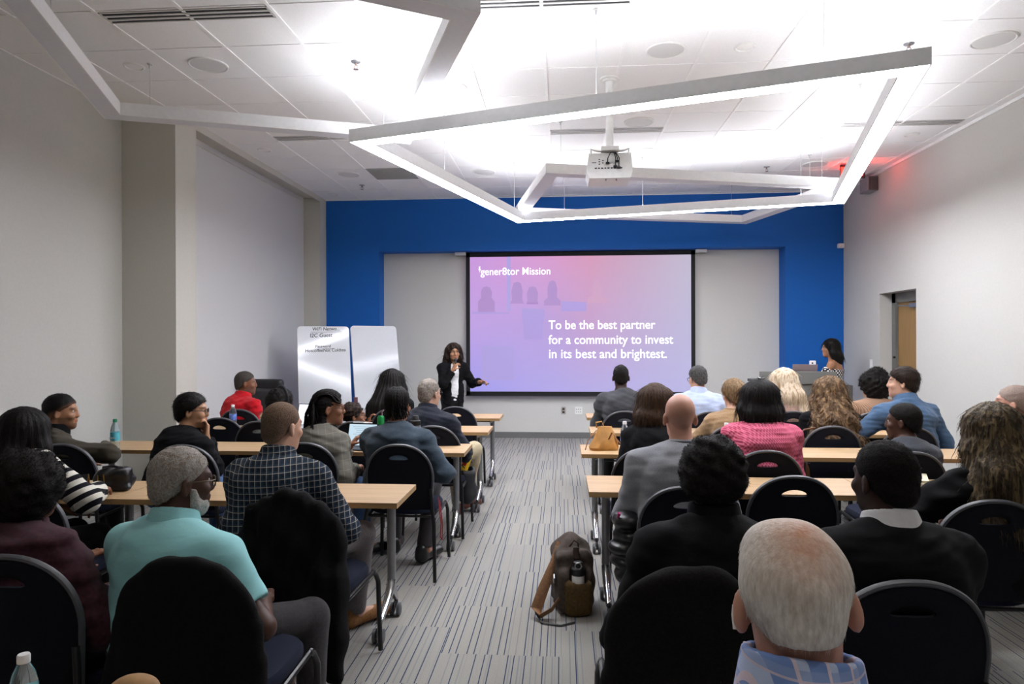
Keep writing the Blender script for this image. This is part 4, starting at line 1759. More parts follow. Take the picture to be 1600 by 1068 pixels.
    if shoes is not None:
        for i, (hip, knee, ank, toe) in enumerate(Lg):
            sd = Solid()
            fd = nrm((toe - ank) * V(1, 1, 0.0001))
            hz = V(0, 0, 0)
            lift_ = max(min(ank[2] - 0.09, toe[2] - 0.045 + 0.0), 0)
            a0_ = ank * V(1, 1, 0) + up * (0.045 + max(ank[2] - 0.09, 0)) - fd * 0.035
            sd.cap(a0_, a0_ + up * 0.045, 0.040 * s, 0.042 * s, 0.02)
            sd.ecap(a0_, toe + fd * 0.02, 0.043 * s, 0.045 * s, 0.8, np.cross(fd, up), 0.03)
            m_ = nrm(toe - a0_)
            nn = nrm(np.cross(np.cross(m_, up), m_))
            sd.plane(a0_ - nn * 0.040, -nn)
            solid('shoe', sd, max(vox, 0.007), shoes, root, org, None, 2)

    if hair:
        hair = dict(hair, lean=lean)
        build_hair(hair, hl, Rh, hs, tofl, Nb, fv, rv, up, root, org, vox, seed, Hc)
    if beard is not None:
        sd = Solid()
        sd.ell(hl(0, 0.034, -0.070), V(0.060, 0.060, 0.052) * hs, Rh, 0.02)
        for sx in (-1, 1):
            sd.cap(hl(sx * 0.064, 0.020, -0.005), hl(sx * 0.055, 0.035, -0.07), 0.012, 0.016, 0.02)
        sd.ell(hl(0, 0.068, -0.100), V(0.030, 0.024, 0.024) * hs, Rh, 0.02)
        sd.ell(hl(0, 0.095, -0.056), V(0.026, 0.016, 0.018) * hs, Rh, 0.008, '-')
        sd.plane(hl(0, 0.075, -0.035), Rh @ nrm(V(0, 0.45, 1)))
        P, Q = sd.mesh(min(vox, 0.006), waves(420, 0.0015, seed, 6), 1)
        P, Q = strands(P, Q, 500, 0.012, seed + 5, 'back', 0.0009, 4)
        np_mesh('beard', P, Q, beard, root, org)
    ctx = dict(root=root, org=np.array(org), hl=hl, Rh=Rh, hs=hs, L=L, A=A, Pp=Pp, Nb=Nb, rv=rv, fv=fv, up=up, s=s, Hc=Hc)
    if extra:
        extra(ctx)
    PEOPLE.append(ctx)
    return ctx


EYE_W = mat('eye_white', 'b9b2ab', 0.25, var=0.02)
EYE_I = mat('eye_iris', '24160f', 0.15, var=0.1)


def build_hair(h, hl, Rh, hs, tofl, Nb, fv, rv, up, root, org, vox, seed, Hc):
    k = h['kind']
    m = h['mat']
    e = h.get('e', 0.010)
    v = h.get('vox', min(vox, 0.007))
    sd = Solid()
    cran = lambda x: sd.ell(hl(0, -0.014, 0.046), V(0.0755 + x, 0.098 + x, 0.087 + x) * hs, Rh, 0.02)
    parts = []
    if k in ('short', 'buzz', 'fringe'):
        cran(e)
        sd.ell(hl(0, -0.055, -0.02), V(h.get('nw', 0.060) + e * 0.7, 0.050 + e * 0.7, 0.060), Rh, 0.03)
        lo = h.get('low', 0.0)
        sd.plane(hl(0, 0, 0.012 - lo), Rh @ nrm(V(0, h.get('slope', 0.80), -1)))
        sd.plane(hl(0, 0, h.get('nape', -0.068)), Rh @ V(0, 0, -1))
        if k == 'fringe':
            sd.ell(hl(0, 0.01, 0.12), V(0.066, 0.10, 0.06) * hs, Rh, 0.02, '-')
        P, Q = sd.mesh(v, waves(h.get('freq', 160), h.get('amp', 0.0015), seed, 6), 2)
        n = h.get('n', 900)
        if n:
            P, Q = strands(P, Q, n, h.get('len', 0.014), seed, h.get('flow', 'back'), h.get('r', 0.0010), 4, lift=h.get('lift', 0.25), curl=h.get('curl', 0.25), sel=(lambda C: tofl(C)[:, 2] > h['selz']) if 'selz' in h else None)
        parts.append((P, Q))
    elif k == 'afro':
        w, d, z = h.get('size', (0.105, 0.115, 0.105))
        sd.ell(hl(0, -0.020, h.get('cz', 0.045)), V(w, d, z) * hs, Rh, 0.02)
        if h.get('drop'):
            sd.ell(hl(0, -0.055, 0.0), V(w * 0.95, d * 0.72, h['drop']) * hs, Rh, 0.04)
        sd.ell(hl(0, 0.125, -0.03), V(0.068, 0.085, 0.095) * hs, Rh, 0.02, '-')
        if not h.get('drop'):
            sd.plane(hl(0, 0, 0.0 - h.get('low', 0.0)), Rh @ nrm(V(0, 0.75, -1)))
        P, Q = sd.mesh(v, waves(h.get('freq', 190), h.get('amp', 0.004), seed, 8), 1)
        P, Q = strands(P, Q, h.get('n', 2500), h.get('len', 0.018), seed, 'out', h.get('r', 0.0011), 5, curl=h.get('curl', 0.9))
        parts.append((P, Q))
    elif k in ('long', 'bob', 'updo'):
        cran(e)
        Ld, w, wm = h.get('L', 0.30), h.get('w', 0.11), h.get('wm', (0.083 + h.get('w', 0.11)) / 2 + 0.004)
        bk = h.get('back', 0.075)
        if k != 'updo':
            a = hl(0, -0.045, 0.045)
            bk = bk + (h['lean'] * Ld / 0.45 + 0.03 if Ld > 0.2 else 0.0)
            b_ = Hc - fv * bk * 1.0 - up * Ld + rv * h.get('dx', 0.0)
            mid = a * 0.5 + b_ * 0.5 - fv * 0.025
            sd.ecap(a, mid, 0.083 * hs + e, wm, h.get('ratio', 0.62), rv, 0.05)
            sd.ecap(mid, b_, wm, w, h.get('ratio2', 0.36), rv, 0.05)
            for sx in (-1, 1):
                q0 = hl(sx * 0.074, 0.005, 0.06)
                q1 = hl(sx * (0.085 + e), -0.015, -0.06)
                q2 = Hc - fv * (bk - 0.045) - up * Ld * h.get('sideL', 0.75) + rv * (sx * w * 0.92 + h.get('dx', 0.0))
                sd.cap(q0, q1, 0.024 + e, 0.030 + e * 0.5, 0.04)
                sd.cap(q1, q2, 0.030 + e * 0.5, 0.022, 0.04)
        else:
            sd.ell(hl(0, -0.085, -0.02), V(0.055, 0.035, 0.055), Rh, 0.03)
            sd.ell(hl(0.015, -0.105, 0.055), V(0.062, 0.042, 0.052), Rh, 0.015)
            sd.cap(hl(0.05, -0.10, 0.0), hl(0.055, -0.10, -0.12), 0.018, 0.008, 0.02)
            sd.plane(hl(0, 0, 0.0), Rh @ nrm(V(0, 0.8, -1)))
        sd.ell(hl(0, 0.13, -0.035), V(h.get('face', 0.070), 0.092, 0.105) * hs, Rh, 0.02, '-')
        ang_n, ph = h.get('locks', 26), seed * 1.7
        gr, wob, wf = h.get('groove', 0.005), h.get('wave', 0.0), h.get('wf', 40.0)

        def disp(P):
            l = (P - Hc) @ np.stack([rv, fv, up], 1)
            th_ = np.arctan2(l[:, 0], -(l[:, 1] + 0.02))
            ph2 = th_ * ang_n + ph + wob * 6 * np.sin(l[:, 2] * wf + 2.0 * np.sin(th_ * 7))
            d_ = gr * (0.55 * np.sin(ph2) + 0.45 * np.sin(ph2 * 2.3 + 1.1 + l[:, 2] * 14))
            return d_ + wob * 0.006 * np.sin(l[:, 2] * wf * 1.4 + th_ * 9)
        P, Q = sd.mesh(v, disp, 1)
        P, Q = strands(P, Q, h.get('n', 900), h.get('len', 0.10), seed, 'down', h.get('r', 0.0012), 8, curl=h.get('curl', 0.15), lift=h.get('lift', 0.10))
        parts.append((P, Q))
    elif k in ('locs', 'braids'):
        cran(e)
        sd.plane(hl(0, 0, 0.0), Rh @ nrm(V(0, 0.80, -1)))
        if k == 'braids':
            b_ = Hc - fv * 0.085 - up * h['L'] * 0.8
            sd.ecap(hl(0, -0.065, 0.03), b_, 0.065, 0.085, 0.55, rv, 0.04)
        P, Q = sd.mesh(v, waves(200, 0.002, seed, 6), 1)
        parts.append((P, Q))
        rg = np.random.RandomState(seed)
        nb = h.get('nb', 44)
        for i in range(nb):
            az = (i / nb - 0.5) * 2 * math.radians(h.get('spread', 150)) + rg.normal() * 0.05
            row = rg.uniform(0.1, 1.0)
            pts = []
            # lie along the skull from the hairline to the back, then hang
            for f in np.linspace(0, 1, 7):
                th_ = (1 - f) * (0.15 + 0.5 * row) + f * 1.75
                sx = math.sin(az) * math.sin(th_)
                sy = -math.cos(az) * math.sin(th_)
                sz = math.cos(th_)
                if k == 'braids':
                    # swept back from the brow
                    nr_ = 15
                    a0 = ((i % nr_ + 0.5) / nr_ - 0.5) * 2.0
                    yy = 0.085 - 0.19 * f
                    xx = 0.078 * a0 * (1 - 0.25 * f)
                    rr = 1 - (xx / 0.087) ** 2 - ((yy + 0.014) / 0.114) ** 2
                    zz = 0.046 + 0.099 * math.sqrt(max(rr, 0.0))
                    pts.append(hl(xx * 1.03, yy * 1.02, zz + 0.003))
                else:
                    pts.append(hl(0.084 * sx, -0.014 + 0.106 * sy, 0.046 + 0.096 * sz))
            p = pts[-1]
            hang = h['L'] * rg.uniform(0.75, 1.08)
            dxy = ((hl(0, -0.03, 0) - p) * V(1, 1, 0) * rg.uniform(0.0, 0.28)) if k == 'locs' else (rv * ((i / nb - 0.5) * 0.10 + rg.normal() * 0.02) - fv * rg.uniform(-0.02, 0.05))
            for f in np.linspace(0.12, 1, 9):
                pts.append(p - up * hang * f + dxy * min(1, f * 2) + rv * 0.006 * math.sin(f * 9 + i))
            pts = [q for j, q in enumerate(pts)]
            P_ = np.array(pts)
            tt = np.linspace(0, len(P_) - 1, 46)
            P_ = np.stack([np.interp(tt, np.arange(len(P_)), P_[:, c]) for c in range(3)], 1)
            rr = h.get('r', 0.0075) * (1 + 0.22 * np.sin(np.arange(46) * 2.1 + i)) * np.linspace(1, 0.7, 46)
            parts.append(tube_arrays(list(P_), list(rr), 6))
    P, Q = join(parts)
    tc = None
    if h.get('thin'):
        l = tofl(P)
        tc = np.exp(-(((l[:, 0] - 0.012) / 0.046) ** 2 + ((l[:, 1] + 0.060) / 0.060) ** 2)) * np.clip((l[:, 2] - 0.03) / 0.05, 0, 1)
        tc = np.stack([tc] * 3, 1)
    if h.get('fade'):
        l = tofl(P)
        lo_, hi_, mn = h['fade']
        q = l[:, 2] - 0.55 * l[:, 1]
        tc = np.stack([np.clip((hi_ - q) / (hi_ - lo_), mn, 1)] * 3, 1)
    np_mesh('hair', P, Q, m, root, org, tc)


def glasses(color='1b1512', r=0.0016, tint_m=None):
    m = mat('frame_' + color, color, 0.3, var=0.05)

    def fn(c):
        hl, org = c['hl'], c['org']
        mb = MB()
        for sx in (-1, 1):
            pts = []
            for i in range(20):
                a = 2 * PI * i / 20
                pts.append(hl(sx * 0.033 + 0.025 * math.copysign(abs(math.cos(a)) ** 0.7, math.cos(a)), 0.108 - abs(sx * 0.033 + 0.025 * math.cos(a)) * 0.12,
                              0.006 + 0.019 * math.copysign(abs(math.sin(a)) ** 0.7, math.sin(a))) - org)
            mb.tube(pts, r * 1.5, 6, closed=True)
            mb.tube([hl(sx * 0.058, 0.100, 0.014) - org, hl(sx * 0.074, 0.085, 0.014) - org, hl(sx * 0.083, 0.01, 0.016) - org, hl(sx * 0.083, -0.012, -0.004) - org], r * 1.4, 6)
        mb.tube([hl(-0.009, 0.107, 0.010) - org, hl(0, 0.109, 0.014) - org, hl(0.009, 0.107, 0.010) - org], r * 1.3, 6)
        mb.build('glasses', m, c['root'], smooth=True)
    return fn

# ------------------------------------------------------------------ hair and cloth of the audience
HB = hair_mat('black_hair', '070606', '191512')
HBC = hair_mat('black_coily_hair', '080706', '1a1512', stretch=(120, 120, 120), rough=0.7, spec=0.2)
HDB = hair_mat('dark_brown_hair', '17100c', '33251c')
HDBC = hair_mat('dark_brown_curls', '140d0a', '33231a', stretch=(110, 110, 110), rough=0.6)
HBR = hair_mat('brown_hair', '2a1d15', '4f3a2b')
HWB = hair_mat('wavy_brown_hair', '3f3024', '735a41', '8c7050', stretch=(120, 120, 18))
HBL = hair_mat('blonde_hair', 'c4ad8e', 'e8dbc6', 'ad9270', stretch=(150, 150, 12), rough=0.4)
HST = hair_mat('streaked_hair', '231b13', '4f4230', '6f5f43', stretch=(190, 190, 9))
HUP = hair_mat('light_brown_hair', '5b4630', '94795a', stretch=(130, 130, 30))
HGR = hair_mat('grey_hair', '7d766f', 'b5b0aa', '8a7c70', stretch=(330, 330, 300), rough=0.8)
HGD = hair_mat('dark_grey_hair', '2b2a2a', '5d5b59', stretch=(170, 170, 60))
HGF = hair_mat('grey_brown_hair', '5c5048', 'a39a90', stretch=(170, 170, 70))
HWH = hair_mat('white_hair', 'b5aca1', 'e3dcd2', stretch=(120, 120, 40), rough=0.6)
HBZ = hair_mat('buzzed_hair', '35291f', '7c6655', stretch=(230, 230, 230), rough=0.85, fade=SKINS['light'])
HBF = hair_mat('faded_black_hair', '070606', '191512', stretch=(160, 160, 60), fade=SKINS['tan'])
HBK = hair_mat('cropped_black_hair', '080706', '1a1512', stretch=(160, 160, 160), rough=0.8, fade=SKINS['deep'])
HSC = hair_mat('sparse_grey_hair', '6c625a', 'a39a90', stretch=(300, 300, 300), rough=0.8, fade=SKINS['pink'])
HSP = hair_mat('salt_and_pepper_hair', '1c1917', '57524d', stretch=(260, 260, 260), rough=0.8, spec=0.2)
HWBD = hair_mat('white_beard_hair', '8f8a84', 'c6c1ba', stretch=(260, 260, 200), rough=0.8)


def cloth(name, color, var=0.12, scale=40, bump=0.25, bscale=700, rough=0.9, sheen=0.12, folds=0.40):
    if name in MATS:
        return MATS[name]
    t = NT(name)
    c = rgba(color)
    nz = t.noise(scale, 3)
    t.base(t.ramp(nz, [(0.35, tuple(v * (1 - var) for v in c[:3]) + (1,)), (0.65, tuple(min(1, v * (1 + var)) for v in c[:3]) + (1,))]))
    h = t.math('MULTIPLY_ADD', t.noise(bscale, 2), 0.03 + bump * 0.08, t.math('MULTIPLY', t.noise(9.0, 3, 0.45, stretch=(0.8, 0.8, 1.7)), folds))
    t.bump(h, 0.6, 0.05)
    t.set(Roughness=rough, Specular_IOR_Level=0.2, Sheen_Weight=sheen)
    MATS[name] = t.m
    return t.m


def plaid(name, base, lines, tilt=0.0):
    """lines: (axis, period, width, colour, strength)"""
    t = NT(name)
    co = t.coord()
    mp = t.n('ShaderNodeMapping')
    mp.inputs['Rotation'].default_value = (0, tilt, 0)
    t.l(co, mp.inputs[0])
    nz = t.n('ShaderNodeTexNoise')
    nz.inputs['Scale'].default_value = 5.0
    t.l(co, nz.inputs['Vector'])
    mx = t.n('ShaderNodeMix', data_type='VECTOR')
    mx.inputs[0].default_value = 0.012
    t.l(mp.outputs[0], mx.inputs[4])
    t.l(nz.outputs['Color'], mx.inputs[5])
    x, y, z = t.sep(mx.outputs[1])
    xy = t.math('ADD', x, t.math('MULTIPLY', y, 0.35))
    c = rgba(base)
    for ax, per, wid, colr, st in lines:
        m_ = t.stripe(xy if ax == 'x' else z, per, wid)
        c = t.mix(t.math('MULTIPLY', m_, st), c, rgba(colr))
    t.base(c)
    t.bump(t.noise(700, 2), 0.2, 0.003)
    t.set(Roughness=0.9, Specular_IOR_Level=0.2)
    return t.m


C_navyplaid = plaid('navy_plaid', '1a2431', [('x', 0.027, 0.010, '2b3b4b', 0.8), ('z', 0.027, 0.010, '2b3b4b', 0.8), ('x', 0.027, 0.0022, 'bdb6a8', 0.7), ('z', 0.027, 0.0022, 'bdb6a8', 0.7)], 0.05)
C_blueplaid = plaid('blue_plaid', '7f9bd6', [('x', 0.036, 0.015, 'c9d6f2', 0.9), ('z', 0.036, 0.014, '93a9da', 0.7), ('x', 0.036, 0.004, 'e6d3de', 0.9), ('z', 0.036, 0.003, 'e0cfd9', 0.8)])
C_stripe = plaid('black_white_stripes', '14141c', [('z', 0.052, 0.027, 'dcd8cc', 1.0)], 0.55)
C_window = plaid('grey_windowpane_check', '6d6a62', [('x', 0.05, 0.002, '9b9788', 0.7), ('z', 0.06, 0.002, '9b9788', 0.7)], 0.1)


def dots(name):
    t = NT(name)
    x, y, z = t.sep(t.coord())
    s_ = 0.05
    u = t.math('DIVIDE', t.math('ADD', x, t.math('MULTIPLY', y, 0.7)), s_)
    w = t.math('DIVIDE', z, s_ * 0.5)
    r_ = t.math('FLOOR', w)
    u = t.math('ADD', u, t.math('MULTIPLY', t.math('FLOORED_MODULO', r_, 2.0), 0.5))
    fu = t.math('SUBTRACT', t.math('FRACT', t.math('ADD', u, 100.0)), 0.5)
    fw = t.math('MULTIPLY', t.math('SUBTRACT', t.math('FRACT', t.math('ADD', w, 100.0)), 0.5), 0.5)
    d = t.math('SQRT', t.math('ADD', t.math('MULTIPLY', fu, fu), t.math('MULTIPLY', fw, fw)))
    t.base(t.mix(t.math('LESS_THAN', d, 0.25), rgba('0e0e10'), rgba('f0eeea')))
    return t.set(Roughness=0.8)


def knit(name, a, b, rows=0.028, holes=0.016):
    t = NT(name)
    x, y, z = t.sep(t.coord())
    w1 = t.math('SINE', t.math('MULTIPLY', t.math('ADD', x, t.math('MULTIPLY', y, 0.6)), 2 * PI / holes))
    w2 = t.math('SINE', t.math('MULTIPLY', t.math('ADD', z, t.math('MULTIPLY', w1, 0.003)), 2 * PI / rows))
    p = t.math('MULTIPLY_ADD', t.math('MULTIPLY', w1, w2), 0.5, 0.5)
    t.base(t.ramp(p, [(0.25, rgba(a)), (0.6, rgba(b))]))
    t.bump(p, 0.5, 0.006)
    return t.set(Roughness=0.95, Specular_IOR_Level=0.15)


C_pink = knit('pink_lace_knit', 'b24862', 'd9718a')
C_beigek = knit('beige_rib_knit', '8a6a53', 'a98770', 0.4, 0.012)
C_teal = cloth('teal_pique', '96d2d5', 0.04, 300, 0.25, 900)
C_maroon = cloth('maroon_wool', '3f2029', 0.25, 60)
C_brown = cloth('brown_heather', '443e33', 0.25, 260)
C_black = cloth('black_jersey', '0c0c0f', 0.2, 60, sheen=0.0)
C_black2 = cloth('black_wool', '0b0b0e', 0.25, 200, 0.4, 500, sheen=0.0)
C_red = cloth('red_cotton', 'b90e1c', 0.12, 20)
C_greyg = cloth('grey_green_knit', '6c6f69', 0.12, 80)
C_navy = cloth('navy_jacket_cloth', '191d29', 0.2, 60)
C_slate = cloth('slate_sweater', '36434f', 0.2, 200)
C_greyb = cloth('grey_blazer_wool', '94969c', 0.12, 240, folds=0.15)
C_dgrey = cloth('dark_grey_suiting', '45464a', 0.12, 200)
C_pale = cloth('pale_blue_cotton', 'b9c6e2', 0.05, 20)
C_tan = cloth('tan_knit', '9d7f5e', 0.12, 120)
C_rose = cloth('rose_beige_cotton', 'c2a093', 0.08, 60)
C_denim = cloth('denim_blue', '4c6684', 0.18, 260)
C_cuff = cloth('pale_denim', '8aa4c4', 0.1, 200)
C_ggrey = cloth('grey_tee', '41444a', 0.15, 120)
C_white = cloth('white_cotton', 'e2e1e2', 0.03, 60)
C_dots = dots('polka_dots')
P_grey = cloth('grey_chino', '6d6768', 0.14, 120)
P_char = cloth('charcoal_trousers', '3b383a', 0.16, 120)
P_blk = cloth('black_trousers', '141416', 0.2, 100)
P_jean = cloth('blue_jeans', '45618a', 0.18, 200)
P_navy = cloth('navy_trousers', '1f2534', 0.18, 120)
P_beige = cloth('beige_chino', 'b9ab8d', 0.1, 120)
S_tan = mat('tan_suede', '8f6238', 0.9, var=0.2, scale=80)
S_blk = mat('black_leather_shoe', '131313', 0.35, var=0.2)
S_brn = mat('brown_leather_shoe', '552a1d', 0.5, var=0.2)

AB = 'seated audience'

# --- left of the aisle, nearest first
person('person with big dark coily hair in a maroon jacket at the left edge', 46, 699, 2.30, 'brown', yaw=-14, hy=8, lean=0.06, shw=0.185,
       top=C_maroon, fit=0.028, wrinkle=0.007, collar=C_maroon, pants=P_blk, shoes=S_blk, vox=0.007, seed=1,
       hair=dict(kind='afro', mat=HBC, size=(0.128, 0.125, 0.118), cz=0.03, drop=0.135, pad=0.022, n=4000, len=0.022, amp=0.006, freq=120),
       arms=(None, dict(w=(0.20, 0.26, 0.62), out=1.1)))
person('person with smooth black hair in a black and white striped top by the left wall', 42, 635, 3.25, 'brown', yaw=-24, hy=14, lean=0.08, shw=0.19, shrug=0.06, neck=0.125,
       top=C_stripe, fit=0.018, wrinkle=0.004, pants=P_blk, shoes=S_blk, vox=0.008, seed=2,
       hair=dict(kind='bob', mat=HB, e=0.022, L=0.24, w=0.115, th=0.04, pad=0.022, n=700, len=0.07, groove=0.003, ratio=0.8, ratio2=0.5),
       arms=(None, dict(w=(0.22, 0.36, 0.78), hint=(1.0, -0.3, -0.3))))
person('grey-haired man with white beard and glasses in a teal polo shirt', 284, 695, 2.33, 'dark', yaw=-12, hy=-34, hp=2, lean=0.05, shw=0.195, bulk=1.06,
       top=C_teal, sleeve='short', collar=C_teal, pants=P_char, shoes=S_blk, beard=HWBD, vox=0.006, seed=3, scalp=0.0, extra=glasses('4a3a22'),
       hair=dict(kind='short', mat=HGR, e=0.006, pad=0.010, n=3500, len=0.010, r=0.0009, freq=220, amp=0.0015, nape=-0.085, low=0.012),
       arms=(dict(w=(-0.12, 0.32, 0.66)), dict(w=(0.22, 0.26, 0.60), out=0.9)),
       legs=(dict(knee=(0.02, 0.45, 0.50), ankle=(0.05, 0.62, 0.09)), dict(knee=(0.27, 0.50, 0.455), ankle=(0.32, 0.42, 0.09))))
person('buzz-cut man in a navy and white checked shirt, back to the camera', 441, 627, 3.22, 'light', yaw=-8, hy=-18, hp=3, lean=0.13, shw=0.198, bulk=1.14, bw=0.012,
       top=C_navyplaid, sleeve='rolled', fit=0.016, wrinkle=0.005, collar=C_navyplaid, pants=P_grey, shoes=S_tan, vox=0.006, seed=4, scalp=0.12,
       hair=dict(kind='buzz', mat=HBZ, e=0.003, pad=0.005, n=6000, len=0.007, r=0.0007, freq=300, amp=0.0006, nape=-0.085, low=0.016, tone=(0.13, 0.09, 0.06), fade=(-0.10, 0.03, 0.06)),
       arms=(dict(w=(-0.10, 0.36, 0.80)), dict(w=(0.16, 0.38, 0.66), out=0.9)),
       legs=(dict(knee=(-0.08, 0.44, 0.52), ankle=(-0.02, 0.60, 0.09)), dict(knee=(0.29, 0.46, 0.56), ankle=(0.17, 0.62, 0.09), toe=(0.26, 0.78, 0.045))))
person('man with a black fade haircut in a brown sweater, far left', 96, 613, 4.52, 'tan', yaw=-38, hy=-30, lean=0.08, shw=0.19, stubble=0.45,
       top=C_brown, fit=0.020, wrinkle=0.006, collar=C_black, collar_kind='stand', pants=P_blk, shoes=S_blk, vox=0.007, seed=5, scalp=0.6,
       hair=dict(kind='short', mat=HBF, e=0.011, pad=0.017, n=2500, len=0.014, low=0.006, slope=0.75, nape=-0.075, fade=(-0.035, 0.045, 0.0)),
       arms=(None, dict(w=(0.12, 0.36, 0.80), out=1.2, hint=(1.2, 0.1, -0.1))))
person('man with glasses and black hair in a black sweater, hand at his chin', 300, 611, 4.62, 'olive', yaw=-34, hy=-40, lean=0.14, shw=0.195, bulk=1.05,
       top=C_black, fit=0.022, wrinkle=0.005, collar=C_black2, collar_kind='crew', pants=P_jean, shoes=S_blk, vox=0.006, seed=6, extra=glasses('141414'),
       hair=dict(kind='short', mat=HB, e=0.016, pad=0.020, n=2200, len=0.024, low=0.008, lift=0.2),
       arms=(dict(w=(-0.06, 0.26, 0.66)), dict(hl=(0.045, 0.105, -0.185), dir=(-0.2, 0.15, 1), palm=(-0.2, -1, 0), curl=0.9, out=0.5)))
person('man in a red shirt with short greying hair, near the left wall', 384, 579, 6.80, 'brown', yaw=-30, hy=-36, lean=0.12, shw=0.19, stubble=0.4,
       top=C_red, fit=0.020, wrinkle=0.007, collar=C_red, pants=P_blk, shoes=S_blk, vox=0.009, seed=7,
       hair=dict(kind='short', mat=HSP, e=0.006, pad=0.009, n=1200, len=0.008, nape=-0.07, low=0.004, tone=(0.10, 0.09, 0.085)))


def headband(c):
    mb = MB()
    pts = [c['hl'](0.124 * math.cos(a), -0.005, 0.04 + 0.118 * math.sin(a)) - c['org'] for a in np.linspace(-0.3, PI + 0.3, 24)]
    mb.tube(pts, 0.012, 8, flat=0.45, hint=(0, 1, 0))
    mb.build('headband', mat('charcoal_band', '26272c', 0.7), c['root'], smooth=True)


person('person with black puffy hair and a headband, in front of the lit laptop', 440, 603, 5.92, 'dark', yaw=-25, hy=-15, lean=0.16, s=0.93,
       top=C_greyg, pants=P_blk, shoes=S_blk, vox=0.009, seed=8, extra=headband,
       hair=dict(kind='afro', mat=HBC, size=(0.118, 0.118, 0.108), pad=0.022, n=1500, len=0.016, drop=0.09, cz=0.035))
person('woman with long black braids and glasses in a grey checked blazer', 514, 608, 4.72, 'mid', yaw=-36, hy=-36, hp=-2, lean=0.16, shw=0.168, s=0.95,
       top=C_window, fit=0.020, wrinkle=0.005, collar=C_black, collar_kind='crew', pants=P_jean, shoes=S_blk, vox=0.006, seed=9, extra=glasses('6b4a35', 0.0018),
       hair=dict(kind='braids', mat=HB, e=0.001, L=0.30, nb=45, r=0.0072, pad=0.016),
       arms=(dict(w=(-0.02, 0.40, 0.79)), dict(w=(0.17, 0.30, 0.66), out=0.7)))


def sip(c):
    pass


person('boy with curly dark hair and glasses, hand raised to his mouth', 553, 627, 5.95, 'mid', yaw=-34, hy=-34, hp=-3, lean=0.10, s=0.84, hs=0.93, shw=0.165,
       top=C_black, fit=0.016, pants=P_navy, shoes=S_blk, vox=0.006, seed=10, extra=glasses('1a1a1a'), sleeve='short',
       hair=dict(kind='afro', mat=HDBC, size=(0.094, 0.108, 0.098), pad=0.014, n=1800, len=0.016, low=0.012, freq=170),
       arms=(dict(w=(-0.05, 0.34, 0.78)), dict(hl=(0.075, 0.135, -0.130), dir=(-0.55, -0.1, 0.8), palm=(-0.5, -0.8, -0.2), curl=0.9, out=0.9)))
person('woman with very long loose black hair, farthest back on the left', 613, 576, 6.95, 'tan', yaw=-6, lean=0.10, s=0.95,
       top=C_black, pants=P_blk, shoes=S_blk, vox=0.009, seed=11,
       hair=dict(kind='long', mat=HB, e=0.030, L=0.50, w=0.24, wm=0.19, pad=0.024, n=1600, len=0.16, groove=0.006, back=0.09, sideL=0.8, r=0.0018, curl=0.3))
person('man with short black locs in a slate sweater, seen from behind', 622, 602, 4.68, 'mid', yaw=-4, hy=-10, lean=0.14, shw=0.19,
       top=C_slate, fit=0.016, wrinkle=0.005, collar=C_slate, collar_kind='crew', pants=P_char, shoes=S_blk, vox=0.007, seed=12,
       hair=dict(kind='locs', mat=HB, e=0.007, L=0.11, nb=70, r=0.0062, pad=0.016, spread=112),
       arms=(dict(w=(-0.10, 0.40, 0.79)), dict(w=(0.17, 0.24, 0.62), out=0.8)),
       legs=(None, dict(knee=(0.20, 0.36, 0.54), ankle=(0.17, 0.24, 0.10), toe=(0.22, 0.38, 0.05))))
person('older grey-haired man with glasses in a navy jacket and beige trousers', 671, 590, 5.62, 'light', yaw=-14, hy=-16, lean=0.10, shw=0.19, bulk=1.06,
       top=C_navy, fit=0.022, wrinkle=0.006, collar=C_navy, pants=P_beige, shoes=S_brn, vox=0.007, seed=13, extra=glasses('1a1a1c'),
       hair=dict(kind='short', mat=HGF, e=0.007, pad=0.011, n=2000, len=0.014, nape=-0.068, low=0.004),
       arms=(None, dict(w=(0.16, 0.34, 0.66), out=0.8)),
       legs=(dict(knee=(0.08, 0.46, 0.52), ankle=(0.06, 0.62, 0.09)), dict(knee=(0.28, 0.46, 0.62), ankle=(0.10, 0.72, 0.12), toe=(0.14, 0.86, 0.06))))


# --- right of the aisle, nearest first
def crown(l, col):
    """thin hair: scalp shows at the crown"""
    return col


def earbud(c):
    m = mat('white_earbud', 'eceae6', 0.25, var=0.02)
    hl, org = c['hl'], c['org']
    mb = MB().tube([hl(-0.086, 0.002, 0.004) - org, hl(-0.089, -0.002, -0.010) - org, hl(-0.090, -0.006, -0.030) - org], [0.004, 0.0042, 0.0035], 10)
    mb.build('earbud', m, c['root'], smooth=True)


HWHT = NT('thinning_white_hair')
_c = HWHT.coord()
_n1 = HWHT.noise(1.0, 3, 0.6, stretch=(150, 150, 50))
_col = HWHT.ramp(_n1, [(0.3, rgba('c8bfb3')), (0.7, rgba('f2ede5'))])
_x, _y, _z = HWHT.sep(_c)
_at = HWHT.n('ShaderNodeAttribute', attribute_name='tint')
_th = HWHT.math('MULTIPLY', HWHT.sep(_at.outputs['Vector'])[0], HWHT.ramp(HWHT.noise(28, 3, 0.6), [(0.3, (0.55, 0.55, 0.55)), (0.6, (1, 1, 1))]))
HWHT.base(HWHT.mix(_th, _col, rgba('c98d6c')))
HWHT.bump(_n1, 0.5, 0.004)
HWHT.set(Roughness=0.6, Specular_IOR_Level=0.3)

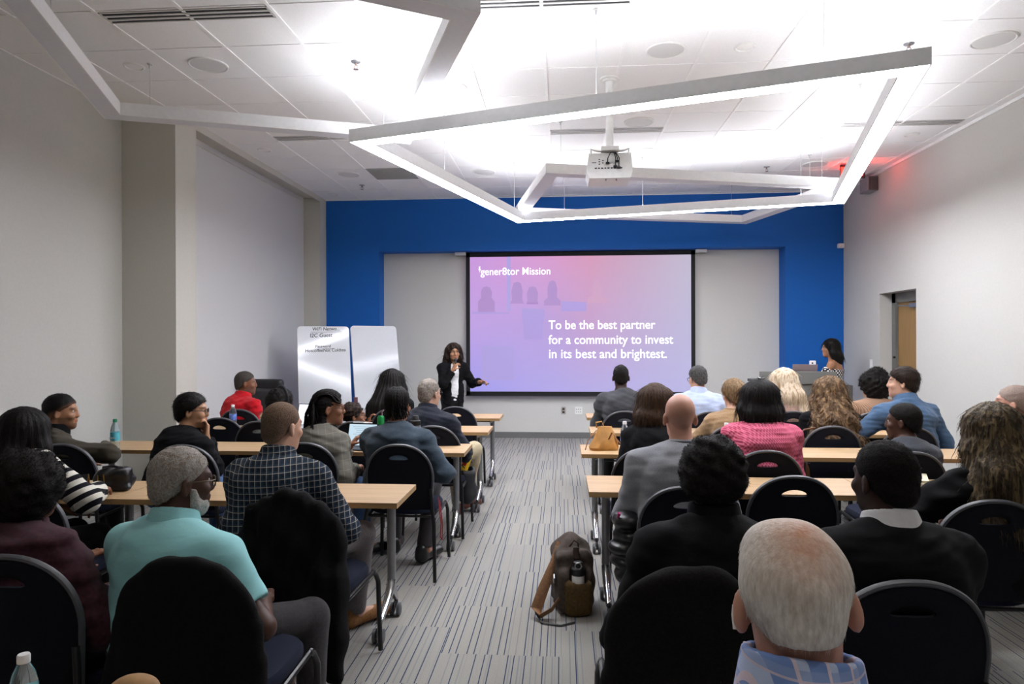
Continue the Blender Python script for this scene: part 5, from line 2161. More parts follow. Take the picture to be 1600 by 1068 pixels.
person('white-haired man with an earbud in a blue plaid shirt, closest to the camera', 1241, 806, 0.985, 'pink', hs=0.93, yaw=-9, hy=0, hr=-6, hp=2, neck=0.168, lean=0.06, shw=0.19, bulk=1.08,
       top=C_blueplaid, fit=0.014, collar=C_blueplaid, collar_kind='tall', pants=P_navy, shoes=S_blk, vox=0.0045, seed=20, extra=earbud, eyes=True,
       hair=dict(kind='short', mat=HWHT.m, e=0.004, pad=0.006, n=9000, len=0.028, r=0.0005, freq=70, amp=0.002, nape=-0.026, low=-0.006, nw=0.036, lift=-0.02, flow='down', curl=0.18, selz=0.0, thin=True, vox=0.004))
person('man with a round black afro in a black knit sweater, right of the aisle', 1112, 677, 2.28, 'dark', yaw=2, hy=-6, lean=0.07, shw=0.190,
       top=C_black2, sleeve='rolled', fit=0.020, wrinkle=0.004, collar=C_black2, collar_kind='stand', pants=P_jean, shoes=S_blk, vox=0.006, seed=21,
       hair=dict(kind='afro', mat=HBC, size=(0.106, 0.116, 0.112), cz=0.038, pad=0.020, n=5000, len=0.014, low=0.035, amp=0.005, freq=130, drop=0.075),
       arms=(dict(w=(-0.20, 0.24, 0.60), out=0.45), dict(w=(0.20, 0.26, 0.62), out=0.8)))
person('man with cropped black hair, white shirt collar over a black sweater', 1381, 685, 2.24, 'deep', yaw=4, hy=14, lean=0.07, shw=0.20, bulk=1.05,
       top=C_black, fit=0.020, wrinkle=0.004, collar=C_white, pants=P_blk, shoes=S_blk, vox=0.006, seed=22, stubble=0.3,
       hair=dict(kind='short', mat=HBK, e=0.008, pad=0.011, n=6000, len=0.006, r=0.0009, nape=-0.085, low=0.010, flow='out', freq=260, amp=0.0015, fade=(-0.10, -0.03, 0.0)))
person('woman with long streaked hair in a black jacket, elbow on the table, right edge', 1547, 627, 3.22, 'light', yaw=8, hy=10, lean=0.06, shw=0.18,
       top=C_black, fit=0.022, wrinkle=0.007, pants=P_blk, shoes=S_blk, vox=0.007, seed=23,
       hair=dict(kind='long', mat=HST, e=0.028, L=0.36, w=0.185, wm=0.15, pad=0.028, n=3600, len=0.08, groove=0.004, wave=0.5, wf=26, ratio2=0.42, back=0.11, r=0.0016, curl=0.35, sideL=0.7),
       arms=(dict(w=(-0.16, 0.36, 0.76), out=1.3, hint=(-0.9, 0.2, -0.7)), None))
person('balding grey man behind the woman with streaked hair, looking left', 1584, 600, 4.45, 'pink', yaw=20, hy=32, hp=-6, lean=0.10, shw=0.19,
       top=C_dgrey, pants=P_blk, shoes=S_blk, vox=0.007, seed=24,
       hair=dict(kind='short', mat=HSC, e=0.004, pad=0.007, n=2500, len=0.014, nape=-0.07, low=0.006, slope=0.62, fade=(-0.2, -0.1, 0.15)))
person('bald man in a grey blazer with his arm on the table', 1062, 612, 3.50, 'pink', yaw=2, hy=0, lean=0.12, shw=0.200, bulk=1.16, bw=0.01, scalp=0.20,
       top=C_greyb, fit=0.022, wrinkle=0.003, collar=C_dgrey, collar_kind='crew', pants=P_blk, shoes=S_blk, vox=0.006, seed=25,
       hair=None, arms=(dict(w=(-0.20, 0.40, 0.79), out=0.3), dict(w=(0.16, 0.40, 0.79), out=0.3)))
person('woman with long straight brown hair in a black top, beside the tan bag', 1024, 597, 4.62, 'light', yaw=-4, hy=-8, lean=0.14, shw=0.165, s=0.95,
       top=C_black, fit=0.014, pants=P_blk, shoes=S_blk, vox=0.007, seed=26,
       hair=dict(kind='long', mat=HBR, e=0.018, L=0.20, w=0.10, pad=0.020, n=1600, len=0.12, groove=0.004, ratio=0.7, dx=-0.03, back=0.08),
       arms=(dict(w=(-0.16, 0.32, 0.64), out=0.3), None))
person('man in a dark grey suit with his elbow on the farthest right table', 970, 569, 6.82, 'deep', yaw=0, lean=0.12, shw=0.175, bulk=0.98,
       top=C_dgrey, fit=0.018, wrinkle=0.007, pants=P_blk, shoes=S_blk, vox=0.008, seed=27,
       hair=dict(kind='short', mat=HBC, e=0.005, pad=0.008, n=900, len=0.005, nape=-0.07, low=0.0),
       arms=(dict(w=(-0.14, 0.44, 0.79), out=0.45), dict(w=(0.12, 0.44, 0.79), out=0.4)))
person('man in a pale blue shirt with dark grey hair, looking down', 1090, 570, 6.82, 'light', yaw=-6, hy=24, hp=8, lean=0.12, side=-0.07, shw=0.185,
       top=C_pale, fit=0.022, wrinkle=0.006, collar=C_pale, pants=P_navy, shoes=S_blk, vox=0.008, seed=28, extra=glasses('1c1c20'),
       hair=dict(kind='short', mat=HGD, e=0.010, pad=0.013, n=1300, len=0.016, nape=-0.066))


def sunnies(c):
    hl, org = c['hl'], c['org']
    mb = MB()
    for sx in (-1, 1):
        pts = [hl(sx * 0.036 + 0.024 * math.cos(a), 0.075 - 0.010 * math.sin(a), 0.128 + 0.022 * math.sin(a)) - org for a in np.linspace(0, 2 * PI, 18, endpoint=False)]
        mb.tube(pts, 0.0025, 6, closed=True)
        mb.tube([hl(sx * 0.06, 0.07, 0.13) - org, hl(sx * 0.088, 0.0, 0.085) - org, hl(sx * 0.09, -0.03, 0.06) - org], 0.0025, 6)
    mb.tube([hl(-0.012, 0.075, 0.135) - org, hl(0.012, 0.075, 0.135) - org], 0.002, 6)
    mb.build('sunglasses', mat('clear_frame', 'c9c6c2', 0.2, metal=0.4), c['root'], smooth=True)


person('woman in a tan top with pinned-up hair and sunglasses on her head', 1146, 590, 5.80, 'light', yaw=-8, hy=18, hp=4, lean=0.14, shw=0.172, s=0.97,
       top=C_tan, fit=0.016, wrinkle=0.005, collar=C_tan, collar_kind='crew', pants=P_jean, shoes=S_blk, vox=0.007, seed=29, extra=sunnies,
       hair=dict(kind='updo', mat=HUP, e=0.020, pad=0.022, n=900, len=0.06, groove=0.006, locks=14, curl=0.5),
       arms=(dict(w=(-0.14, 0.34, 0.79), out=1.1, hint=(-1, 0, -0.9)), None))


def hairclip(c):
    hl, org = c['hl'], c['org']
    mb = MB()
    for a in (0.4, 1.6, 2.7):
        mb.tube([hl(0, -0.055, 0.150) - org, hl(0.028 * math.cos(a), -0.06, 0.150 + 0.022 * math.sin(a)) - org], [0.007, 0.003], 8)
    mb.build('hair_clip', mat('silver_clip', 'c4c4c8', 0.25, metal=0.8), c['root'], smooth=True)


person('woman in a pink lace-knit top with straight black hair and a silver clip', 1187, 590, 4.56, 'tan', yaw=0, hy=-4, lean=0.12, shw=0.185, bulk=1.10, s=0.98,
       top=C_pink, sleeve='rolled', fit=0.018, wrinkle=0.004, pants=P_blk, shoes=S_blk, vox=0.007, seed=30, extra=hairclip,
       hair=dict(kind='bob', mat=HB, e=0.020, L=0.20, w=0.098, pad=0.022, n=1500, len=0.11, groove=0.003, ratio=0.75, ratio2=0.45))
person('woman with long pale blonde hair in a rose top, before the lectern', 1223, 574, 6.85, 'light', yaw=6, hy=16, lean=0.08, s=0.96,
       top=C_rose, fit=0.014, pants=P_blk, shoes=S_blk, vox=0.008, seed=31,
       hair=dict(kind='long', mat=HBL, e=0.030, L=0.27, w=0.135, pad=0.030, n=1500, len=0.13, groove=0.005, ratio=0.8, dx=0.05, back=0.08, r=0.0016))
person('woman with long wavy brown hair down over a black top', 1295, 586, 5.78, 'light', yaw=0, hy=0, lean=0.10, s=0.97,
       top=C_black, fit=0.016, pants=P_blk, shoes=S_blk, vox=0.007, seed=32,
       hair=dict(kind='long', mat=HWB, e=0.024, L=0.45, w=0.20, wm=0.145, pad=0.024, n=2800, len=0.12, groove=0.007, wave=0.9, wf=34, back=0.10, r=0.0016, curl=0.45))
person('woman with a dark curly bob in a beige rib knit', 1363, 578, 6.80, 'light', yaw=4, hy=24, lean=0.08, s=0.97,
       top=C_beigek, fit=0.014, pants=P_blk, shoes=S_blk, vox=0.008, seed=33,
       hair=dict(kind='afro', mat=HBC, size=(0.138, 0.130, 0.118), cz=0.03, drop=0.19, pad=0.022, n=4500, len=0.026, amp=0.007, freq=170))
person('man in a denim shirt with brown hair, face turned left', 1410, 571, 5.70, 'light', yaw=16, hy=46, hp=-2, lean=0.10, shw=0.195, s=1.04,
       top=C_denim, sleeve='rolled', fit=0.022, wrinkle=0.006, collar=C_denim, pants=P_navy, shoes=S_blk, vox=0.006, seed=34,
       hair=dict(kind='short', mat=HDB, e=0.017, pad=0.020, n=2200, len=0.026, nape=-0.085, low=0.012, lift=0.25),
       arms=(dict(w=(-0.22, 0.40, 0.79), out=1.2, hint=(-1, 0.1, -0.7)), dict(w=(0.18, 0.30, 0.70), out=0.9)))
person('boy with cropped black hair in a dark grey shirt, face turned left', 1411, 628, 4.62, 'dark', yaw=4, hy=48, lean=0.10, s=0.92, hs=0.95, shw=0.168,
       top=C_ggrey, fit=0.014, collar=C_ggrey, collar_kind='crew', pants=P_navy, shoes=S_blk, vox=0.006, seed=35,
       hair=dict(kind='short', mat=HBC, e=0.008, pad=0.011, n=3000, len=0.007, r=0.0009, nape=-0.07, low=0.004, flow='out', freq=260, amp=0.0015))

# --- the two standing at the front


def bands(c):
    sd = Solid()
    for i in (0, 1):
        S0, E, W, a = c['A'][i]
        d = nrm(E - S0)
        q0, q1 = S0 + d * 0.075, S0 + d * 0.155
        sd = Solid()
        sd.cap(q0 - d * 0.05, q1 + d * 0.05, 0.064, 0.068, 0.01)
        sd.plane(q0, -d)
        sd.plane(q1, d)
        solid('off_shoulder_sleeve', sd, 0.007, C_dots, c['root'], c['org'], waves(60, 0.004, 3), 1)


P36 = person('woman with long black hair in a polka-dot top behind the lectern, in profile', 1297, 528, 9.72, 'tan', s=0.93, yaw=62, hy=22, lean=0.03, shw=0.165, bulk=0.88, stand=True,
             top=C_dots, sleeve='none', top_cut=0.13, fit=0.010, pants=P_blk, shoes=S_blk, vox=0.008, seed=36, extra=bands,
             hair=dict(kind='long', mat=HB, e=0.016, L=0.27, w=0.085, pad=0.018, n=900, len=0.12, groove=0.003, ratio=0.8, ratio2=0.5, back=0.06),
             arms=(dict(w=(-0.10, 0.34, 1.08), out=0.5), dict(w=(0.12, 0.26, 1.02), out=0.6)))
P37 = person('presenter in a black blazer and white blouse, talking into a microphone', 709, 534.5, 9.25, 'tan', s=0.92, yaw=-150, hy=-8, hp=1, lean=0.02, shw=0.165, bulk=0.86, stand=True,
             top=C_white, sleeve='none', fit=0.008, pants=P_blk, shoes=S_blk, vox=0.006, seed=37,
             jacket=dict(mat=C_black, open=0.050, hem=0.20), wrinkle=0.003,
             hair=dict(kind='long', mat=HDB, e=0.012, L=0.30, w=0.125, face=0.078, pad=0.016, n=1400, len=0.13, groove=0.005, wave=0.8, wf=34, ratio=0.62, back=0.02, curl=0.5),
             arms=(dict(w=(-0.30, 0.26, 1.00), dir=(-0.6, 0.8, 0.12), palm=(0.3, 0.3, -1), curl=0.75, out=0.5),
                   dict(hl=(0.050, 0.175, -0.235), dir=(-0.45, 0.1, 0.85), palm=(-0.85, -0.3, -0.1), curl=1.0, out=0.7)))

# ------------------------------------------------------------------ things on tables, chairs and floor
def plastic_clear(name, tintc=(0.95, 0.98, 1.0, 1)):
    t = NT(name)
    t.base(tintc)
    t.bump(t.noise(40, 2), 0.1, 0.002)
    return t.set(Roughness=0.06, Transmission_Weight=0.92, IOR=1.25)


M_pet = plastic_clear('clear_bottle_plastic')
M_petb = plastic_clear('bluish_bottle_plastic', (0.75, 0.9, 0.97, 1))
M_labt = mat('teal_label', '58b9c6', 0.5, var=0.10, scale=60)
M_labb = mat('blue_white_label', '5b78c4', 0.5, var=0.45, scale=50)
M_capg = mat('green_cap', '12835f', 0.4)
M_capw = mat('white_cap', 'e8e8ea', 0.4)


def bottle(loc, label, pet, lab, cap, h=0.215, word=None):
    r = empty('water_bottle', loc, 0.0, label, 'bottle', 'plastic water bottles')
    k = h / 0.215
    R_ = 0.033
    prof = [(0.024, 0.0), (R_, 0.006), (R_, 0.05), (R_ - 0.002, 0.056), (R_, 0.062), (R_, 0.128), (R_ * 0.96, 0.140), (0.026, 0.165), (0.0145, 0.190), (0.0125, 0.200), (0.0125, 0.204)]
    MB().lathe([(a, z * k) for a, z in prof], n=24).build('bottle_body', pet, r, smooth=True)
    mb = MB().lathe([(R_ + 0.0006, 0.066 * k), (R_ + 0.0012, 0.068 * k), (R_ + 0.0012, 0.122 * k), (R_ + 0.0006, 0.124 * k)], n=24)
    lb = mb.build('label', lab, r, smooth=True)
    if word:
        text('lettering', word, 0.017, M_white, lb, Matrix.Translation((0, -R_ - 0.002, 0.088)) @ FACE_CAM, 'CENTER', 0.0006, 0.85)
    MB().lathe([(0.0152, 0.193 * k), (0.0155, 0.196 * k), (0.0155, 0.211 * k), (0.0135, 0.215 * k)], n=20).build('cap', cap, r, smooth=True)
    return r


def on_table(px, py, z=TH):
    x, y = atz(px, py, z)
    return x, y


x_, y_ = on_table(180, 702)
bottle((x_, y_, TH), 'clear water bottle with teal label and green cap beside the man in brown', M_petb, M_labt, M_capg, 0.235, 'DASANI')
bottle((*aty(364, 640, 6.36)[:1], 6.36, TH), 'clear water bottle with blue label in front of the red-shirted man', M_pet, M_labb, M_capw)
bottle((*aty(976, 660, 5.18)[:1], 5.18, TH), 'clear water bottle with white cap left of the bald man', M_pet, M_labb, M_capw)
bottle((*aty(1135, 662, 5.12)[:1], 5.12, TH), 'clear water bottle with white cap left of the woman in pink', M_pet, M_labb, M_capw)
bottle((*aty(37, 1042, 1.34)[:1], 1.34, TH), 'clear bottle at the lower left corner, nearest the camera', M_pet, M_labt, M_capw, 0.172).scale = (0.8, 0.8, 1)


def slab(name, loc, half, m, label, cat, rz=0.0, bev=0.003, R=None):
    o = MB().box((0, 0, 0), half, R, bev).build(name, m, loc=loc)
    o.rotation_euler[2] = rz
    return tag(o, label, cat)


M_phone = mat('dark_glass', '0e1014', 0.15, var=0.05)
slab('phone', (x_ + 0.03, y_ - 0.075, TH + 0.005), (0.037, 0.07, 0.004), M_phone, 'dark phone lying at the foot of the teal-labelled bottle', 'phone', 0.5)

# black leather handbag
hx, hy_ = on_table(166, 770)
M_bagl = mat('black_leather', '15161a', 0.28, var=0.2, scale=30, bump=0.2, bscale=140)
hb = empty('handbag', (hx, hy_ + 0.07, TH), 0.25, 'shiny black leather handbag on the table at the left wall', 'handbag')
sd = Solid()
sd.rbox((0, 0, 0.055), (0.092, 0.050, 0.056), 0.03, k=0.03)
sd.ell((0.012, -0.01, 0.098), (0.070, 0.046, 0.034), k=0.03)
solid('bag_body', sd, 0.006, M_bagl, hb, (0, 0, 0), waves(75, 0.007, 4, 6))
MB().tube([(-0.07, 0.03, 0.09), (-0.05, -0.02, 0.135), (0.0, -0.04, 0.142), (0.05, -0.03, 0.13), (0.08, 0.03, 0.08)], 0.006, 8).build('strap', M_bagl, hb, smooth=True)
for za, zb_ in (((-0.065, -0.052, 0.095), (-0.065, -0.056, 0.05)), ((-0.035, -0.056, 0.10), (-0.03, -0.060, 0.06))):
    MB().tube([za, zb_], 0.003, 6).build('zip_pull', mat('brass', 'b08a45', 0.3, metal=0.8), hb)
cx_, cy_ = on_table(118, 762)
pcx = empty('phone_case', (cx_, cy_ + 0.05, TH), 0.3, 'small dark folded case with a gold edge, left of the black handbag', 'case')
MB().box((0, 0, 0.033), (0.03, 0.003, 0.033), rotx(-0.25), bev=0.003).build('front_cover', M_phone, pcx)
MB().box((0, 0.022, 0.031), (0.03, 0.002, 0.033), rotx(0.35), bev=0.002).build('back_cover', M_phone, pcx)
MB().tube([(0.03, -0.008, 0.0), (0.032, 0.010, 0.066), (0.03, 0.036, 0.0)], 0.002, 6).build('gold_edge', mat('gold_trim', 'b58f52', 0.3, metal=0.7), pcx)

# tablet with keyboard and laptop
E_scr = emis('tablet_page', 'cfe6f5', 0.95)
E_scr2 = emis('laptop_page', 'f2f6ff', 1.25)
M_ln = emis('page_text', 'a9c4d8', 0.75)
tx, ty = on_table(556, 702)
tb = empty('tablet', (tx, ty + 0.02, TH), math.radians(-9), 'tablet on its dark keyboard showing a page of text, before the woman with braids', 'tablet')
MB().box((0, 0, 0.006), (0.125, 0.085, 0.006), bev=0.004).build('keyboard', mat('dark_keyboard', '22262c', 0.6), tb)
Rt_ = rotx(-0.30)
MB().box((0.0, 0.10, 0.095), (0.122, 0.005, 0.090), Rt_, bev=0.004).build('screen_back', M_phone, tb)
mb = MB().box(np.array((0, 0.10, 0.095)) + Rt_ @ V(0, -0.0055, 0), (0.115, 0.0006, 0.083), Rt_)
s_ = mb.build('screen', E_scr, tb)
mb = MB()
for k in range(9):
    mb.box(np.array((0, 0.10, 0.095)) + Rt_ @ V(-0.012 + 0.006 * (k % 3), -0.0065, 0.062 - k * 0.0145), (0.072 - 0.010 * (k % 4), 0.0004, 0.002), Rt_)
mb.build('page_lines', M_ln, s_)
MB().tube([(-0.09, 0.128, 0.188), (0.07, 0.128, 0.188)], 0.0045, 8).build('stylus', M_white, tb)
lx, ly = aty(474, 660, 6.30)[0], 6.30
lp = empty('laptop', (lx, ly, TH), math.radians(-14), 'laptop with a glowing white screen beside the person with the headband', 'laptop')
MB().box((0, 0, 0.008), (0.15, 0.105, 0.008), bev=0.004).build('keyboard_base', mat('silver_laptop', '9fa2a8', 0.35, metal=0.6), lp)
Rl_ = rotx(-0.22)
MB().box((0, 0.125, 0.115), (0.15, 0.005, 0.105), Rl_, bev=0.003).build('lid', mat('dark_lid', '30343a', 0.4), lp)
MB().box(np.array((0, 0.125, 0.115)) + Rl_ @ V(0, -0.0056, 0), (0.143, 0.0006, 0.097), Rl_).build('screen', E_scr2, lp)

# can, flask, clutter on the far left tables
cn = empty('drink_can', (aty(595, 652, 6.30)[0], 6.30, TH), 0, 'green drink can by the curly-haired boy', 'can')
MB().lathe([(0.024, 0), (0.032, 0.008), (0.032, 0.108), (0.026, 0.120), (0.025, 0.122)], n=22).build('can_body', mat('green_can', '0f7f3e', 0.3, metal=0.4, var=0.2, scale=20), cn, smooth=True)
MB().lathe([(0.0245, 0.121), (0.0005, 0.1205)], n=22).build('can_lid', M_steel, cn, smooth=True)
MB().tube([(0.012, 0, 0.12), (0.014, -0.005, 0.16), (0.045, -0.01, 0.185)], 0.003, 8).build('straw', mat('pink_straw', 'd9a3b1', 0.4), cn, smooth=True)
fl = empty('flask', (aty(649, 655, 5.22)[0], 5.22, TH), 0, 'grey insulated flask with black lid, right of the man with locs', 'flask')
MB().lathe([(0.040, 0), (0.044, 0.008), (0.044, 0.150), (0.038, 0.172)], n=28).build('flask_body', mat('grey_flask', '5a5e66', 0.45, var=0.05), fl, smooth=True)
MB().lathe([(0.039, 0.170), (0.041, 0.176), (0.041, 0.205), (0.030, 0.212), (0.026, 0.240), (0.020, 0.246)], n=28).build('lid', M_black, fl, smooth=True)
MB().prism([(-0.006, 0.06), (0, 0.085), (0.006, 0.06), (0.003, 0.05), (-0.003, 0.05)], -0.0452, -0.0442, lambda u, v, d: (u, d, v)).build('logo_mark', M_white, fl)
slab('phone', (aty(556, 624, 7.5)[0], 7.5, TH + 0.16), (0.022, 0.005, 0.036), mat('pinkish_case', '6e4a52', 0.4), 'upright phone with pink back above the boy with curly hair', 'phone', 0.2)
st_ = empty('phone_stand', (aty(556, 624, 7.5)[0], 7.52, TH), 0, 'small dark stand holding up the pink-backed phone', 'stand')
MB().lathe([(0.04, 0), (0.04, 0.008), (0.007, 0.012), (0.007, 0.12)], n=18).build('post', M_black, st_)
MB().box((0.0, 0.0, 0.125), (0.03, 0.022, 0.008), bev=0.003).build('cradle', M_black, st_)
slab('box', (aty(538, 640, 7.32)[0], 7.34, TH + 0.035), (0.055, 0.04, 0.035), M_black, 'small black box on the farthest left table beside the braids', 'box')
slab('tissue_pack', (aty(530, 648, 7.26)[0], 7.25, TH + 0.015), (0.06, 0.03, 0.015), M_white, 'flat white pack in front of the small black box', 'pack')

# tan leather handbag
bx, by_ = on_table(943, 706)
M_tanl = mat('tan_leather', 'b5813f', 0.6, var=0.18, scale=12, bump=0.25, bscale=90)
M_strapl = mat('dark_tan_strap', '7e4f27', 0.55, var=0.15)
tb2 = empty('handbag', (bx + 0.01, by_ + 0.13, TH), 0.12, 'tan leather slouchy handbag on the table right of the aisle', 'handbag')
vs = []
for (z, hx_, hy2, ox) in [(0.0, 0.105, 0.075, 0.0), (0.02, 0.112, 0.08, 0.0), (0.075, 0.088, 0.058, 0.01), (0.135, 0.066, 0.034, 0.012), (0.175, 0.05, 0.012, 0.008)]:
    vs.append((z, hx_, hy2, ox))
mb = MB()
n_ = 32
P_, F_ = [], []
for z, hx_, hy2, ox in vs:
    for i in range(n_):
        a = 2 * PI * i / n_
        ca, sa = math.cos(a), math.sin(a)
        P_.append((ox + hx_ * math.copysign(abs(ca) ** 0.6, ca) + 0.004 * math.sin(5 * a + z * 40), hy2 * math.copysign(abs(sa) ** 0.6, sa) + 0.004 * math.sin(3 * a - z * 50), z))
for k in range(len(vs) - 1):
    for i in range(n_):
        j = (i + 1) % n_
        F_.append((k * n_ + i, k * n_ + j, (k + 1) * n_ + j, (k + 1) * n_ + i))
F_.append(tuple(range(n_))[::-1])
F_.append(tuple((len(vs) - 1) * n_ + i for i in range(n_)))
mb.add(P_, F_).build('bag_body', M_tanl, tb2, smooth=True)
MB().tube([(-0.055, 0, 0.165), (-0.06, -0.01, 0.205), (-0.02, -0.02, 0.215), (0.0, 0, 0.175)], 0.007, 8, flat=0.4).build('handle', M_tanl, tb2, smooth=True)
MB().tube([(-0.06, -0.03, 0.15), (-0.13, -0.06, 0.08), (-0.155, -0.09, 0.012)], 0.006, 8, flat=0.5).build('strap', M_strapl, tb2, smooth=True)
MB().tube([(0.055, -0.01, 0.15), (0.085, -0.05, 0.09), (0.115, -0.06, 0.05)], 0.007, 8, flat=0.4).build('strap', M_strapl, tb2, smooth=True)
MB().box((0.03, -0.058, 0.09), (0.006, 0.003, 0.06), rotx(0.55) @ roty(0.28), bev=0.002).build('trim_band', M_strapl, tb2)

# brown tote hanging by the wavy-haired woman
M_totem = mat('brown_tote_leather', '6f4522', 0.5, var=0.25, scale=14, bump=0.2, bscale=90)
tX, tZ = aty(1250, 688, 5.50)
tt_ = empty('tote_bag', (tX, 5.50, tZ), 0.1, 'brown leather tote hanging left of the wavy-haired woman', 'bag')
sd = Solid()
sd.rbox((0, 0, -0.13), (0.075, 0.05, 0.17), 0.03)
sd.rbox((0, 0, 0.03), (0.060, 0.034, 0.06), 0.02, mode='-')
solid('bag_body', sd, 0.008, M_totem, tt_, (0, 0, 0), waves(40, 0.005, 8))
MB().tube([(-0.06, -0.04, 0.0), (-0.03, -0.05, 0.06), (0.02, -0.03, 0.09), (0.12, 0.0, 0.10)], 0.007, 8).build('strap', M_totem, tt_, smooth=True)

# notebooks and small red box, right side
nx, ny = on_table(1442, 757)
M_paper = mat('paper', 'd9d5c4', 0.8, var=0.06)
for k, (dx_, rz_, m_, lab) in enumerate([(0.0, -0.5, M_paper, 'lower pale notebook by the elbow of the woman with streaked hair'),
                                        (0.012, -0.42, mat('cream_pages', 'cfcbb0', 0.8, var=0.08), 'upper open paper pad on the pale notebook, right table')]):
    slab('notebook', (nx + dx_, ny + 0.09, TH + 0.008 + 0.015 * k), (0.055, 0.12, 0.0075), m_, lab, 'notebook', rz_)
rx_, ry_ = on_table(1434, 769)
slab('card_box', (rx_, ry_, TH + 0.011), (0.03, 0.02, 0.011), mat('dark_red_box', '6e1c22', 0.5, var=0.1), 'small dark red box on the table beside the notebooks', 'box', 0.15)


# coats over chairs
def draped(name, ch, label, cat, m, w, zt, zb, dx=0.0, seed=1, thick=0.022, front=0.16, amp=0.010, tail=None):
    """cloth thrown over the back of a chair, seen from behind"""
    M_ = rotz(ch.rotation_euler[2])
    o = np.array(ch.location)
    sd = Solid()
    by0 = back_y(0, 0.8)
    n = 33
    for i in range(n):
        f = i / (n - 1) * 2 - 1
        x = f * w
        zz = 0.60 + (zt - 0.60) * max(1 - abs(f) ** 2.3, 0.0) ** 0.5
        yb = back_y(min(abs(x), 0.22), 0.75) - 0.035
        drop = zb + 0.03 * math.sin(i * 1.1 + seed)
        a = o + M_ @ V(x + dx, yb + 0.012, zz - thick)
        b_ = o + M_ @ V(x * 1.06 + dx, yb - 0.035 - 0.02 * math.sin(i * 0.9 + seed), drop)
        sd.cap(a, b_, thick + 0.004, thick + 0.008, 0.03)
        if abs(f) < 0.85:
            c_ = o + M_ @ V(x + dx, yb + 0.075, zz - front)
            sd.cap(a, c_, thick * 0.9, thick * 0.6, 0.02)
    if tail is not None:
        sd.cap(o + M_ @ V(*tail[0]), o + M_ @ V(*tail[1]), 0.05, 0.04, 0.06)
    ob = solid(name, sd, 0.008, m, None, (0, 0, 0), waves(46, amp, seed, 7, (1.6, 0.8, 0.5)), 2)
    return tag(ob, label, cat)


M_coat = cloth('black_coat_wool', '0a0a0c', 0.2, 80, 0.4, 400, sheen=0.0)
M_fleece = cloth('black_brown_fleece', '0e0d0b', 0.35, 120, 0.6, 300, sheen=0.0)
draped('coat', CHAIRS[2], 'long black coat draped over the chair behind the checked shirt', 'coat', M_coat, 0.240, 0.905, 0.30, dx=0.012, seed=3, tail=((0.20, -0.30, 0.55), (0.245, -0.33, 0.16)))
draped('jacket', CHAIRS[1], 'plain black jacket over the chair behind the teal polo shirt', 'jacket', M_coat, 0.232, 0.897, 0.30, dx=0.008, seed=8, amp=0.003, thick=0.014)
draped('fleece_jacket', CHAIRS[15], 'dark fleece jacket over the chair below the round afro', 'jacket', M_fleece, 0.235, 0.895, 0.28, seed=5, amp=0.006)

# quilted jacket hanging under the arm of the bald man
M_puff = mat('black_puffer_nylon', '111216', 0.35, var=0.2, scale=40)
ch = CHAIRS[17]
qx, qz = aty(980, 800, 3.42)
pj = empty('puffer_jacket', (qx, 3.42, 0), 0, 'black quilted puffer jacket hanging at the seat beside the bald man', 'jacket')
sd = Solid()
for k in range(5):
    sd.ell((0.01 * math.sin(k * 2), 0.0, 0.66 - k * 0.065), (0.088 - 0.006 * abs(k - 2), 0.10, 0.046), k=0.02)
solid('quilted_body', sd, 0.007, M_puff, pj, (0, 0, 0), waves(60, 0.004, 2), 1)
sd = Solid()
for k in range(4):
    sd.ell((0.065, -0.04, 0.60 - k * 0.06), (0.045, 0.05, 0.036), k=0.012)
solid('sleeve', sd, 0.007, M_puff, pj, (0, 0, 0), waves(60, 0.003, 4), 1)
MB().tube([(-0.05, -0.06, 0.69), (-0.045, -0.07, 0.715)], [0.006, 0.009], 8).build('pink_tag', mat('magenta_tag', 'b0286e', 0.6), pj)

# backpack standing in the aisle, with a tumbler in its side pocket
gx_, gy_ = atz(900, 962, 0)
M_canv = mat('grey_brown_canvas', '4d423a', 0.85, var=0.2, scale=60, bump=0.3, bscale=500)
M_canv2 = mat('olive_brown_canvas', '5a4420', 0.85, var=0.2, scale=60, bump=0.3, bscale=500)
M_strp = mat('tan_webbing', '8a6444', 0.8, var=0.15, scale=80)
bp = empty('backpack', (gx_ - 0.01, gy_ + 0.10, 0), 0.10, 'brown canvas backpack standing on the carpet in the aisle', 'backpack')
sd = Solid()
sd.rbox((0.0, 0.09, 0.17), (0.115, 0.13, 0.17), 0.05, k=0.03)
sd.ell((0.0, 0.14, 0.31), (0.085, 0.10, 0.09), k=0.05)
sd.rbox((0.0, -0.05, 0.13), (0.100, 0.05, 0.13), 0.04, k=0.03)
sd.rbox((0.015, -0.085, 0.27), (0.05, 0.045, 0.10), 0.03, mode='-', k=0.02)
solid('pack_body', sd, 0.006, M_canv, bp, (0, 0, 0), waves(48, 0.006, 6, 6), 1)
sd = Solid()
sd.rbox((0.015, -0.085, 0.10), (0.078, 0.045, 0.10), 0.03)
sd.rbox((0.015, -0.080, 0.20), (0.050, 0.030, 0.09), 0.02, mode='-', k=0.01)
solid('bottle_pocket', sd, 0.006, M_canv2, bp, (0, 0, 0), waves(60, 0.003, 2), 1)
MB().tube([(-0.02, 0.02, 0.36), (0.0, 0.0, 0.40), (0.03, 0.03, 0.375), (0.03, 0.0, 0.33)], 0.012, 8, flat=0.35).build('grab_handle', M_canv, bp, smooth=True)
MB().tube([(-0.07, 0.10, 0.36), (-0.115, 0.02, 0.26), (-0.185, -0.07, 0.14), (-0.225, -0.11, 0.05), (-0.205, -0.15, 0.022), (-0.14, -0.14, 0.055), (-0.095, -0.10, 0.10)], [0.02, 0.026, 0.032, 0.034, 0.030, 0.026, 0.02], 8, flat=0.25,
          hint=(0.2, -1.0, 0.3)).build('shoulder_strap', M_strp, bp, smooth=True)
